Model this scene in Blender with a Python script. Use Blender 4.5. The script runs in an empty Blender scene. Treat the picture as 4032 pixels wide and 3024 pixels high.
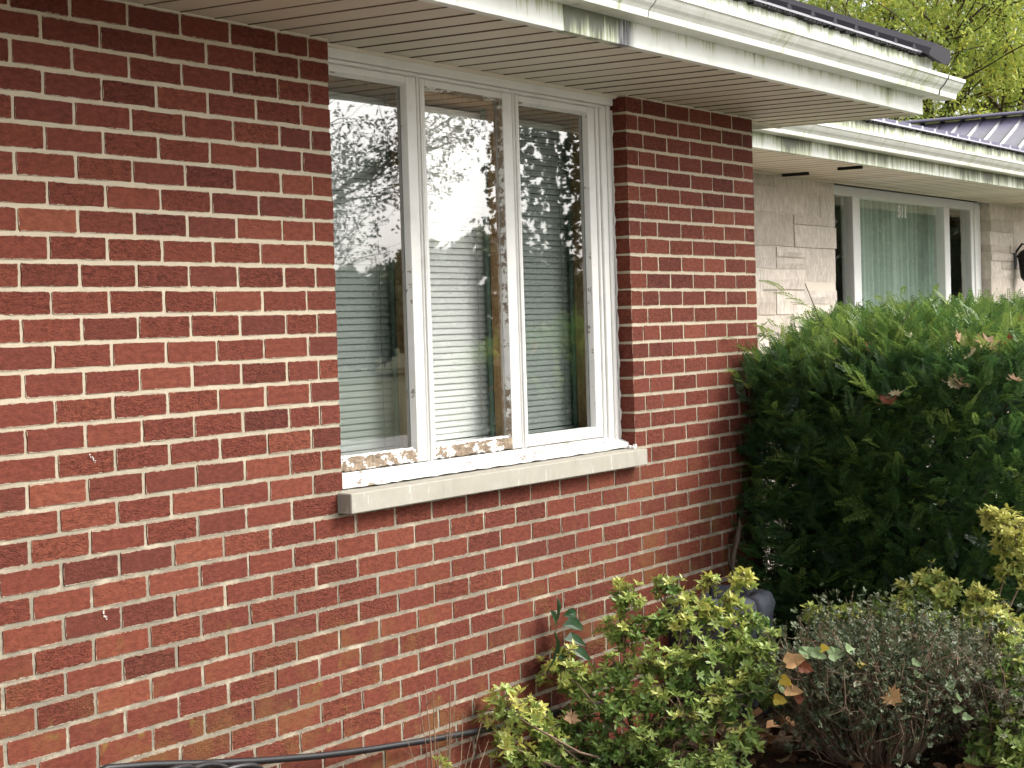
import bpy, math, random
import numpy as np
from mathutils import Vector, Matrix

rng = np.random.default_rng(11)
random.seed(11)
sc = bpy.context.scene
COL = sc.collection
PI = math.pi

# ------------------------------------------------------------------ camera
CAM_R = Vector((0.52941878, -0.84781028, -0.0305531))
CAM_U = Vector((0.04212895, -0.00969636, 0.99906513))
CAM_F = Vector((0.84731394, 0.53021101, -0.03058393))
CAM_P = Vector((-3.41466534, -3.40855899, 1.57654397))
cam = bpy.data.cameras.new('camera')
cam.sensor_width = 36.0
cam.lens = 7347.75 / 4032 * 36.0
cam.clip_start = 0.05
cam.clip_end = 2000
cam_o = bpy.data.objects.new('camera', cam)
COL.objects.link(cam_o)
cam_o.matrix_world = Matrix(((CAM_R.x, CAM_U.x, -CAM_F.x, CAM_P.x),
                             (CAM_R.y, CAM_U.y, -CAM_F.y, CAM_P.y),
                             (CAM_R.z, CAM_U.z, -CAM_F.z, CAM_P.z),
                             (0, 0, 0, 1)))
sc.camera = cam_o

# ------------------------------------------------------------------ sky, sun, exposure
SUN_EL, SUN_AZ = math.radians(40), math.radians(-52)      # azimuth counted from +X towards +Y
SUN_DIR = Vector((math.cos(SUN_EL) * math.cos(SUN_AZ), math.cos(SUN_EL) * math.sin(SUN_AZ), math.sin(SUN_EL)))
world = bpy.data.worlds.new('World')
sc.world = world
world.use_nodes = True
wn = world.node_tree
wn.nodes.clear()
w_out = wn.nodes.new('ShaderNodeOutputWorld')
w_bg = wn.nodes.new('ShaderNodeBackground')
w_sky = wn.nodes.new('ShaderNodeTexSky')
w_sky.sky_type = 'NISHITA'
w_sky.sun_disc = False
w_sky.sun_elevation = SUN_EL
w_sky.sun_rotation = PI / 2 - SUN_AZ
w_sky.air_density = 1.0
w_sky.dust_density = 4.0
w_sky.ozone_density = 1.0
w_hs = wn.nodes.new('ShaderNodeHueSaturation')
w_hs.inputs['Saturation'].default_value = 0.22            # thin cloud over the whole sky
wn.links.new(w_sky.outputs[0], w_hs.inputs['Color'])
wn.links.new(w_hs.outputs[0], w_bg.inputs[0])
w_bg.inputs[1].default_value = 0.15
wn.links.new(w_bg.outputs[0], w_out.inputs[0])

sun = bpy.data.lights.new('sun', 'SUN')
sun.energy = 1.3
sun.angle = math.radians(24)
sun.color = (1.0, 0.95, 0.87)
sun_o = bpy.data.objects.new('sun', sun)
COL.objects.link(sun_o)
sun_o.rotation_euler = (-SUN_DIR).to_track_quat('-Z', 'Y').to_euler()
sun_o.location = (0, -10, 20)

sc.view_settings.view_transform = 'Standard'
sc.view_settings.look = 'None'
sc.view_settings.exposure = 1.15
sc.view_settings.gamma = 1.0
sc.view_settings.use_curve_mapping = False
sc.render.engine = 'CYCLES'
try:
    sc.cycles.use_denoising = True
    sc.cycles.denoiser = 'OPENIMAGEDENOISE'
except Exception:
    pass
sc.cycles.use_adaptive_sampling = True
sc.cycles.adaptive_threshold = 0.03
sc.cycles.max_bounces = 7
sc.cycles.diffuse_bounces = 3
sc.cycles.glossy_bounces = 3
sc.cycles.transmission_bounces = 3
sc.cycles.transparent_max_bounces = 16
sc.cycles.caustics_reflective = False
sc.cycles.caustics_refractive = False

# ------------------------------------------------------------------ helpers
L, H, Z0 = 0.2032, 0.0677, 2.45


def px(x, y, ax, v):
    """point where the sight line through a pixel (2212-wide copy) meets a plane: used to measure the place"""
    s = 4032 / 2212
    d = CAM_R * ((x * s - 2016) / 7347.75) - CAM_U * ((y * s - 1512) / 7347.75) + CAM_F
    t = (v - CAM_P[ax]) / d[ax]
    return CAM_P + d * t


def proj(p):
    d = Vector(p) - CAM_P
    c = d.dot(CAM_F)
    return 512 + d.dot(CAM_R) / c * 7347.75 / 4032 * 1024, 384 - d.dot(CAM_U) / c * 7347.75 / 4032 * 1024


def mesh(name, verts, faces, smooth=False):
    m = bpy.data.meshes.new(name)
    m.from_pydata([tuple(v) for v in verts], [], faces)
    if smooth:
        m.polygons.foreach_set('use_smooth', [True] * len(m.polygons))
    m.update()
    return m


def link(name, m, mat=None, parent=None, loc=None, rot=None):
    o = bpy.data.objects.new(name, m)
    COL.objects.link(o)
    if mat is not None and m is not None and not m.materials:
        m.materials.append(mat)
    if parent is not None:
        o.parent = parent
    if loc is not None:
        o.location = loc
    if rot is not None:
        o.rotation_euler = rot
    return o


def thing(name, label, cat, loc=(0, 0, 0), group=None):
    o = bpy.data.objects.new(name, None)
    COL.objects.link(o)
    o.location = loc
    o.empty_display_size = 0.1
    return tag(o, label, cat, group)


def tag(o, label, cat, group=None):
    o['label'] = label
    o['category'] = cat
    if group:
        o['group'] = group
    return o


class MB:
    """collects shapes for one mesh"""
    def __init__(self):
        self.v, self.f = [], []

    def add(self, vs, fs):
        n = len(self.v)
        self.v += [tuple(p) for p in vs]
        self.f += [tuple(i + n for i in f) for f in fs]
        return self

    def box(self, x0, x1, y0, y1, z0, z1, b=0.0):
        if b <= 0:
            vs = [(x, y, z) for x in (x0, x1) for y in (y0, y1) for z in (z0, z1)]
            fs = [(0, 1, 3, 2), (4, 6, 7, 5), (0, 4, 5, 1), (2, 3, 7, 6), (0, 2, 6, 4), (1, 5, 7, 3)]
            return self.add(vs, fs)
        X, Y, Z = (x0, x1), (y0, y1), (z0, z1)
        idx, vs = {}, []
        for i in (0, 1):
            for j in (0, 1):
                for k in (0, 1):
                    sx, sy, sz = (b if i == 0 else -b), (b if j == 0 else -b), (b if k == 0 else -b)
                    for a in range(3):
                        p = [X[i] + sx, Y[j] + sy, Z[k] + sz]
                        p[a] = (X, Y, Z)[a][(i, j, k)[a]]
                        idx[(i, j, k, a)] = len(vs)
                        vs.append(tuple(p))
        fs = []
        for a in range(3):
            o1, o2 = [q for q in range(3) if q != a]
            for s in (0, 1):
                ring = []
                for u, w in ((0, 0), (1, 0), (1, 1), (0, 1)):
                    k = [0, 0, 0]
                    k[a], k[o1], k[o2] = s, u, w
                    ring.append(idx[(k[0], k[1], k[2], a)])
                fs.append(tuple(ring))
        for a in range(3):
            o1, o2 = [q for q in range(3) if q != a]
            for u in (0, 1):
                for w in (0, 1):
                    k0, k1 = [0, 0, 0], [0, 0, 0]
                    k0[a], k0[o1], k0[o2] = 0, u, w
                    k1[a], k1[o1], k1[o2] = 1, u, w
                    fs.append((idx[(*k0, o1)], idx[(*k1, o1)], idx[(*k1, o2)], idx[(*k0, o2)]))
        for i in (0, 1):
            for j in (0, 1):
                for k in (0, 1):
                    fs.append((idx[(i, j, k, 0)], idx[(i, j, k, 1)], idx[(i, j, k, 2)]))
        return self.add(vs, fs)

    def tube(self, pts, radii, n=6, cap=True):
        pts = [Vector(p) for p in pts]
        if not hasattr(radii, '__len__'):
            radii = [radii] * len(pts)
        vs, fs = [], []
        up = Vector((0.31, 0.17, 0.93)).normalized()
        for i, p in enumerate(pts):
            d = (pts[min(i + 1, len(pts) - 1)] - pts[max(i - 1, 0)])
            if d.length < 1e-9:
                d = Vector((0, 0, 1))
            d.normalize()
            a = d.cross(up)
            if a.length < 1e-3:
                a = d.cross(Vector((1, 0, 0)))
            a.normalize()
            b = d.cross(a)
            for k in range(n):
                t = 2 * PI * k / n
                vs.append(p + (a * math.cos(t) + b * math.sin(t)) * radii[i])
        for i in range(len(pts) - 1):
            for k in range(n):
                fs.append((i * n + k, i * n + (k + 1) % n, (i + 1) * n + (k + 1) % n, (i + 1) * n + k))
        if cap:
            fs.append(tuple(range(n - 1, -1, -1)))
            fs.append(tuple((len(pts) - 1) * n + k for k in range(n)))
        return self.add(vs, fs)

    def extrude(self, prof, x0, x1, close=True):
        """profile of (y, z) pushed along x"""
        n = len(prof)
        vs = [(x0, y, z) for y, z in prof] + [(x1, y, z) for y, z in prof]
        fs = [(i, (i + 1) % n, n + (i + 1) % n, n + i) for i in range(n if close else n - 1)]
        if close:
            fs += [tuple(range(n - 1, -1, -1)), tuple(range(n, 2 * n))]
        return self.add(vs, fs)

    def build(self, name, mat, parent=None, smooth=False, loc=None):
        m = mesh(name, self.v, self.f, smooth)
        import bmesh
        bm = bmesh.new()
        bm.from_mesh(m)
        bmesh.ops.recalc_face_normals(bm, faces=bm.faces)
        bm.to_mesh(m)
        bm.free()
        return link(name, m, mat, parent, loc)


def scatter(name, protos, items, mat, parent=None, smooth=False):
    """one mesh of many leaves: protos = list of (V (n,3), F (m,4)); items = list of (proto index, 3x3, translation, tint)"""
    VV, FF, TT = [], [], []
    off = 0
    for k, (V, F) in enumerate(protos):
        it = [i for i in items if i[0] == k]
        if not it:
            continue
        Ms = np.array([i[1] for i in it])
        Ts = np.array([i[2] for i in it])
        tt = np.array([i[3] for i in it])
        W = np.einsum('mij,nj->mni', Ms, V) + Ts[:, None, :]
        n = len(V)
        G = F[None, :, :] + (np.arange(len(it)) * n)[:, None, None] + off
        VV.append(W.reshape(-1, 3))
        FF.append(G.reshape(-1, 4))
        TT.append(np.repeat(tt, n))
        off += len(it) * n
    V = np.concatenate(VV)
    F = np.concatenate(FF)
    T = np.concatenate(TT)
    m = bpy.data.meshes.new(name)
    m.vertices.add(len(V))
    m.vertices.foreach_set('co', V.astype(np.float32).ravel())
    m.loops.add(F.size)
    m.loops.foreach_set('vertex_index', F.astype(np.int32).ravel())
    m.polygons.add(len(F))
    m.polygons.foreach_set('loop_start', np.arange(0, F.size, 4, dtype=np.int32))
    m.update(calc_edges=True)
    a = m.attributes.new('tint', 'FLOAT', 'POINT')
    a.data.foreach_set('value', T.astype(np.float32))
    m.validate()
    return link(name, m, mat, parent)


def frame_from(d, roll=None):
    """3x3 (numpy) whose first column is direction d"""
    d = np.asarray(d, float)
    d = d / (np.linalg.norm(d) + 1e-9)
    h = np.array([0, 0, 1.0]) if abs(d[2]) < 0.95 else np.array([1.0, 0, 0])
    a = np.cross(h, d)
    a /= np.linalg.norm(a)
    b = np.cross(d, a)
    t = rng.uniform(0, 2 * PI) if roll is None else roll
    a2 = a * math.cos(t) + b * math.sin(t)
    return np.stack([d, a2, np.cross(d, a2)], 1)


# ------------------------------------------------------------------ node helpers
class N:
    def __init__(self, name):
        self.m = bpy.data.materials.new(name)
        self.m.use_nodes = True
        self.t = self.m.node_tree
        self.t.nodes.clear()
        self.out = self.t.nodes.new('ShaderNodeOutputMaterial')

    def n(self, typ, ins=None, **kw):
        nd = self.t.nodes.new(typ)
        for k, v in kw.items():
            setattr(nd, k, v)
        for k, v in (ins or {}).items():
            self.set(nd.inputs[k], v)
        return nd

    def set(self, sock, v):
        if hasattr(v, 'is_output') or isinstance(v, bpy.types.NodeSocket):
            self.t.links.new(v, sock)
        elif isinstance(v, (tuple, list)) and len(v) == 3 and sock.type == 'RGBA':
            sock.default_value = (*v, 1)
        else:
            sock.default_value = v

    def math(self, op, a, b=0.0, c=None, clamp=False):
        nd = self.n('ShaderNodeMath', {0: a, 1: b}, operation=op, use_clamp=clamp)
        if c is not None:
            self.set(nd.inputs[2], c)
        return nd.outputs[0]

    def rng(self, v, a, b, c=0.0, d=1.0, smooth=True):
        nd = self.n('ShaderNodeMapRange', {'Value': v, 'From Min': a, 'From Max': b, 'To Min': c, 'To Max': d})
        nd.interpolation_type = 'SMOOTHSTEP' if smooth else 'LINEAR'
        return nd.outputs[0]

    def mix(self, f, a, b, blend='MIX'):
        nd = self.n('ShaderNodeMix', data_type='RGBA', blend_type=blend)
        self.set(nd.inputs[0], f)
        self.set(nd.inputs[6], a)
        self.set(nd.inputs[7], b)
        return nd.outputs[2]

    def pos(self):
        if not hasattr(self, '_p'):
            self._p = self.n('ShaderNodeNewGeometry')
        return self._p.outputs['Position']

    def normal(self):
        self.pos()
        return self._p.outputs['True Normal']

    def xyz(self, v):
        return self.n('ShaderNodeSeparateXYZ', {0: v}).outputs

    def noise(self, scale, detail=3.0, rough=0.55, vec=None, stretch=None, dist=0.0):
        vec = vec if vec is not None else self.pos()
        if stretch:
            vec = self.n('ShaderNodeVectorMath', {0: vec, 1: stretch}, operation='MULTIPLY').outputs[0]
        return self.n('ShaderNodeTexNoise', {'Vector': vec, 'Scale': scale, 'Detail': detail,
                                             'Roughness': rough, 'Distortion': dist}).outputs[0]

    def ramp(self, f, stops):
        nd = self.n('ShaderNodeValToRGB', {0: f})
        el = nd.color_ramp.elements
        while len(el) < len(stops):
            el.new(0.5)
        for e, (p, c) in zip(el, stops):
            e.position = p
            e.color = (*c, 1) if len(c) == 3 else c
        return nd.outputs[0]

    def bump(self, h, strength=0.5, dist=0.002, normal=None):
        ins = {'Height': h, 'Strength': strength, 'Distance': dist}
        if normal is not None:
            ins['Normal'] = normal
        return self.n('ShaderNodeBump', ins).outputs[0]

    def done(self, color, rough=0.8, normal=None, spec=0.3, metal=0.0):
        b = self.n('ShaderNodeBsdfPrincipled', {'Base Color': color, 'Roughness': rough, 'Metallic': metal,
                                                'Specular IOR Level': spec})
        if normal is not None:
            self.set(b.inputs['Normal'], normal)
        self.t.links.new(b.outputs[0], self.out.inputs[0])
        return self.m


def plain(name, c, rough=0.7, var=0.12, scale=14.0, bump=0.0, spec=0.3):
    k = N(name)
    f = k.noise(scale, 4)
    col = k.mix(f, tuple(x * (1 - var) for x in c), tuple(min(1, x * (1 + var)) for x in c))
    nb = k.bump(k.noise(scale * 8, 3), bump, 0.002) if bump > 0 else None
    return k.done(col, rough, nb, spec)


def leafmat(name, stops, rough=0.45, trans=0.3, spec=0.4):
    k = N(name)
    t = k.n('ShaderNodeAttribute', attribute_name='tint').outputs['Fac']
    c = k.ramp(t, stops)
    v = k.noise(9.0, 2)
    c = k.mix(k.rng(v, 0.3, 0.7, 0.0, 0.35), c, k.mix(1.0, c, (0.72, 0.75, 0.7), 'MULTIPLY'))
    b = k.n('ShaderNodeBsdfPrincipled', {'Base Color': c, 'Roughness': rough, 'Specular IOR Level': spec})
    tr = k.n('ShaderNodeBsdfTranslucent', {'Color': c})
    mx = k.n('ShaderNodeMixShader', {0: trans, 1: b.outputs[0], 2: tr.outputs[0]})
    k.t.links.new(mx.outputs[0], k.out.inputs[0])
    return k.m


# ------------------------------------------------------------------ materials
def brick_material(name, stuff):
    k = N(name)
    if stuff:
        bc = k.n('ShaderNodeAttribute', attribute_name='bc').outputs['Color']
    else:
        bc = k.n('ShaderNodeObjectInfo').outputs['Color']
    s = k.n('ShaderNodeSeparateColor', {0: bc}).outputs
    r, g = s[0], s[1]
    base = k.ramp(r, [(0.0, (0.108, 0.029, 0.020)), (0.22, (0.130, 0.033, 0.021)), (0.55, (0.158, 0.0395, 0.0235)),
                      (0.82, (0.188, 0.052, 0.029)), (1.0, (0.220, 0.068, 0.036))])
    n1 = k.noise(70, 5, 0.65, stretch=(0.55, 1, 1.2))
    c = k.mix(k.rng(n1, 0.3, 0.72, 0, 1), k.mix(1.0, base, (0.72, 0.68, 0.68), 'MULTIPLY'), k.mix(1.0, base, (1.16, 1.2, 1.2), 'MULTIPLY'))
    # bark-like wire-cut furrows, stronger on some bricks
    fur = k.noise(40, 4, 0.62, stretch=(1.05, 1, 2.3), dist=1.5)
    furm = k.math('MULTIPLY', k.rng(fur, 0.485, 0.40, 0, 1), k.rng(g, 0.35, 0.9, 0.15, 0.85))
    c = k.mix(k.math('MULTIPLY', furm, 0.85), c, k.mix(1.0, base, (0.4, 0.34, 0.34), 'MULTIPLY'))
    # moss and ochre algae near the ground
    z = k.xyz(k.pos())[2]
    x = k.xyz(k.pos())[0]
    low = k.rng(z, 1.0, 0.35, 0, 1)
    far = k.math('MULTIPLY', k.rng(x, 2.3, 3.1, 0, 1.0), k.rng(z, 1.15, 0.75, 0, 1))
    al = k.math('MULTIPLY', k.rng(k.noise(5.5, 4, 0.6), 0.47, 0.66, 0, 1), k.math('MAXIMUM', low, far))
    c = k.mix(k.math('MULTIPLY', al, 0.62), c, (0.165, 0.080, 0.026))
    al2 = k.math('MULTIPLY', k.rng(k.noise(16, 3, 0.6), 0.6, 0.72, 0, 1), low)
    c = k.mix(k.math('MULTIPLY', al2, 0.6), c, (0.20, 0.15, 0.03))
    # chalky specks
    sp = k.rng(k.noise(120, 2, 0.5), 0.74, 0.80, 0, 0.35)
    c = k.mix(sp, c, (0.42, 0.30, 0.25))
    # mortar smeared over the arrises
    lp = k.xyz(k.n('ShaderNodeAttribute', attribute_name='lp').outputs['Vector'])
    hd = k.xyz(k.n('ShaderNodeAttribute', attribute_name='hd').outputs['Vector'])
    ex = k.math('SUBTRACT', hd[0], k.math('ABSOLUTE', lp[0]))
    ez = k.math('SUBTRACT', hd[1], k.math('ABSOLUTE', lp[2]))
    e = k.math('MINIMUM', ex, ez)
    nn = k.math('SUBTRACT', k.noise(55, 4, 0.7), 0.52)
    e = k.math('SUBTRACT', e, k.math('MULTIPLY', nn, 0.013))
    front = k.rng(k.math('ABSOLUTE', k.xyz(k.normal())[1]), 0.75, 0.85, 0, 1)
    sm = k.math('MULTIPLY', k.rng(e, 0.0012, 0.0004, 0, 0.95), front)
    c = k.mix(sm, c, (0.39, 0.33, 0.245))
    h = k.math('ADD', k.math('MULTIPLY', fur, k.rng(g, 0.2, 0.95, 0.25, 1.6)), k.math('MULTIPLY', n1, 0.45))
    nb = k.bump(h, 0.9, 0.005)
    return k.done(c, 0.86, nb, 0.2)


def mortar_material():
    k = N('mortar')
    z = k.xyz(k.pos())[2]
    n = k.noise(38, 5, 0.65)
    c = k.mix(n, (0.45, 0.385, 0.285), (0.60, 0.52, 0.39))
    d = k.math('MULTIPLY', k.rng(k.noise(7, 5, 0.7), 0.28, 0.56, 0.15, 1), k.rng(z, 1.7, 0.8, 0.08, 0.95))
    c = k.mix(d, c, (0.22, 0.195, 0.15))
    gr = k.math('MULTIPLY', k.rng(k.noise(90, 3, 0.6), 0.58, 0.7, 0, 0.6), k.rng(z, 1.6, 0.7, 0.1, 1.0))
    c = k.mix(gr, c, (0.17, 0.15, 0.12))
    nb = k.bump(k.noise(150, 5, 0.7), 0.7, 0.003)
    return k.done(c, 0.95, nb, 0.1)


def peel_material(name, amount, paint=(0.72, 0.71, 0.68), wood=((0.13, 0.085, 0.05), (0.34, 0.25, 0.16))):
    """white paint flaking off weathered wood; amount 0..1"""
    k = N(name)
    n = k.noise(38, 8, 0.7, stretch=(0.5, 1, 1))
    m = k.noise(4.5, 3, 0.5)
    f = k.math('ADD', k.math('MULTIPLY', n, 0.65), k.math('MULTIPLY', m, 0.35))
    th = 0.5 + (0.5 - amount) * 0.42
    pe = k.rng(f, th, th + 0.012, 0, 1)
    wn_ = k.noise(40, 5, 0.7, stretch=(0.35, 1, 1.6))
    wc = k.ramp(wn_, [(0.3, wood[0]), (0.5, tuple((a + b) / 2 for a, b in zip(*wood))), (0.72, wood[1])])
    dirt = k.noise(11, 5, 0.65)
    pc = k.mix(k.rng(dirt, 0.45, 0.75, 0, 0.4), paint, tuple(x * 0.72 for x in paint))
    c = k.mix(pe, pc, wc)
    nb = k.bump(k.math('ADD', k.math('MULTIPLY', pe, -1.0), k.math('MULTIPLY', wn_, k.math('MULTIPLY', pe, 1.5))), 0.6, 0.003)
    return k.done(c, k.rng(pe, 0, 1, 0.5, 0.9), nb, 0.3)


def grime_material(name, amount, patch=None, drip=None):
    """white aluminium trim with algae streaks that run down from the gutter"""
    k = N(name)
    x, y, z = k.xyz(k.pos())
    st = k.noise(1.0, 5, 0.65, stretch=(17, 6, 1.2), dist=0.25)
    st2 = k.noise(1.0, 5, 0.7, stretch=(75, 20, 3.5), dist=0.3)
    big = k.noise(1.0, 3, 0.5, stretch=(2.3, 2.3, 1.0))
    f = k.math('ADD', k.math('MULTIPLY', st, 0.5), k.math('MULTIPLY', st2, 0.5))
    f = k.math('ADD', f, k.math('MULTIPLY', k.math('SUBTRACT', big, 0.5), 0.5))
    th = 0.62 - amount * 0.24
    if drip:
        f = k.math('ADD', f, k.rng(z, drip[0], drip[1], -0.06, 0.10, False))
    if patch:
        pm = k.math('MULTIPLY', k.rng(x, patch[0] - 0.012, patch[0] + 0.004, 0, 1), k.rng(x, patch[1] + 0.10, patch[1] - 0.06, 0, 1))
        f = k.math('ADD', f, k.math('MULTIPLY', pm, 0.20))
    g1 = k.rng(f, th, th + 0.10, 0, 1)
    g2 = k.rng(f, th + 0.09, th + 0.20, 0, 1)
    base = k.mix(k.rng(k.noise(9, 4), 0.35, 0.75, 0, 1), (0.74, 0.75, 0.70), (0.64, 0.655, 0.59))
    c = k.mix(k.math('MULTIPLY', g1, 0.70), base, (0.33, 0.38, 0.16))
    c = k.mix(k.math('MULTIPLY', g2, 0.85), c, (0.07, 0.075, 0.05))
    if patch:
        dm = k.math('MULTIPLY', k.rng(x, patch[2] - 0.07, patch[2] - 0.02, 0, 1), k.rng(x, patch[2] + 0.09, patch[2] + 0.02, 0, 1))
        dm = k.math('MULTIPLY', dm, k.rng(st2, 0.34, 0.50, 0.25, 1))
        c = k.mix(k.math('MULTIPLY', dm, 0.95), c, (0.03, 0.03, 0.04))
    return k.done(c, 0.42, None, 0.4)


def glass_material(name, f0, wav=0.0, tint=(0.94, 0.97, 0.95)):
    k = N(name)
    nb = k.bump(k.noise(1.0, 2, 0.5, stretch=(3.5, 3.5, 6.0)), wav, 0.02) if wav > 0 else None
    k.pos()
    dt = k.n('ShaderNodeVectorMath', {0: k._p.outputs['Incoming'], 1: k._p.outputs['Normal']}, operation='DOT_PRODUCT').outputs['Value']
    om = k.math('SUBTRACT', 1.0, k.math('ABSOLUTE', dt), clamp=True)
    fr_ = k.math('ADD', f0, k.math('MULTIPLY', k.math('POWER', om, 4.0), 1.0 - f0), clamp=True)
    tr = k.n('ShaderNodeBsdfTransparent', {'Color': tint})
    gl = k.n('ShaderNodeBsdfGlossy', {'Color': (1, 1, 1), 'Roughness': 0.013})
    if nb is not None:
        k.set(gl.inputs['Normal'], nb)
    mx = k.n('ShaderNodeMixShader', {0: fr_, 1: tr.outputs[0], 2: gl.outputs[0]})
    k.t.links.new(mx.outputs[0], k.out.inputs[0])
    return k.m


def stone_material():
    k = N('limestone')
    rnd = k.n('ShaderNodeObjectInfo').outputs['Random']
    base = k.ramp(rnd, [(0.0, (0.54, 0.475, 0.405)), (0.35, (0.64, 0.57, 0.49)), (0.7, (0.70, 0.63, 0.55)), (1.0, (0.60, 0.54, 0.475))])
    n = k.noise(26, 5, 0.6, stretch=(1.5, 1, 0.7))
    c = k.mix(k.rng(n, 0.3, 0.75), k.mix(1.0, base, (0.80, 0.79, 0.78), 'MULTIPLY'), k.mix(1.0, base, (1.08, 1.08, 1.08), 'MULTIPLY'))
    st = k.noise(1.0, 4, 0.6, stretch=(22, 10, 2.5))
    c = k.mix(k.rng(st, 0.55, 0.72, 0, 0.4), c, (0.27, 0.25, 0.22))
    nb = k.bump(k.noise(34, 5, 0.65, stretch=(1.4, 1, 0.8)), 0.6, 0.012)
    return k.done(c, 0.92, nb, 0.15)


def sill_material():
    k = N('sill_stone')
    n = k.noise(13, 5, 0.6)
    c = k.mix(n, (0.32, 0.30, 0.25), (0.43, 0.405, 0.345))
    st = k.noise(1.0, 4, 0.6, stretch=(28, 12, 4))
    c = k.mix(k.rng(st, 0.5, 0.75, 0, 0.5), c, (0.28, 0.26, 0.215))
    w = k.rng(k.noise(1.0, 3, 0.6, stretch=(40, 18, 9)), 0.62, 0.68, 0, 0.6)
    c = k.mix(w, c, (0.60, 0.58, 0.52))
    nb = k.bump(k.noise(90, 4, 0.6), 0.3, 0.002)
    return k.done(c, 0.85, nb, 0.2)


def soffit_material(name='soffit_vinyl', g_=1.0):
    k = N(name)
    n = k.noise(6, 4)
    c = k.mix(n, (0.56 * g_, 0.50 * g_, 0.405 * g_), (0.64 * g_, 0.57 * g_, 0.465 * g_))
    return k.done(c, 0.55, None, 0.3)


def wood_material(name, a, b):
    k = N(name)
    n = k.noise(1.0, 4, 0.6, stretch=(60, 60, 4), dist=0.6)
    return k.done(k.mix(k.rng(n, 0.3, 0.7), a, b), 0.5, None, 0.35)


def mulch_material():
    k = N('mulch')
    n = k.noise(60, 5, 0.7, stretch=(1, 1.6, 1))
    m = k.noise(9, 4)
    c = k.ramp(n, [(0.3, (0.022, 0.015, 0.010)), (0.5, (0.062, 0.042, 0.027)), (0.68, (0.12, 0.085, 0.052))])
    c = k.mix(k.rng(m, 0.45, 0.7, 0, 0.5), c, (0.10, 0.055, 0.03))
    return k.done(c, 0.95, k.bump(n, 1.0, 0.02), 0.1)


def grass_material():
    k = N('lawn')
    n = k.noise(3.0, 6, 0.65)
    c = k.ramp(n, [(0.3, (0.060, 0.066, 0.030)), (0.55, (0.095, 0.098, 0.048)), (0.75, (0.14, 0.13, 0.07))])
    return k.done(c, 0.95, k.bump(k.noise(60, 4), 0.6, 0.03), 0.1)


def metal_material(name='roof_metal', cs=((0.075, 0.065, 0.088), (0.11, 0.096, 0.128))):
    k = N(name)
    c = k.mix(k.noise(5, 3), cs[0], cs[1])
    m_ = k.done(c, 0.35, None, 0.6, 0.0)
    for nd in k.t.nodes:
        if nd.type == 'BSDF_PRINCIPLED':
            nd.inputs['Coat Weight'].default_value = 1.0
            nd.inputs['Coat Roughness'].default_value = 0.22
            nd.inputs['Coat IOR'].default_value = 1.7
    return m_


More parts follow.
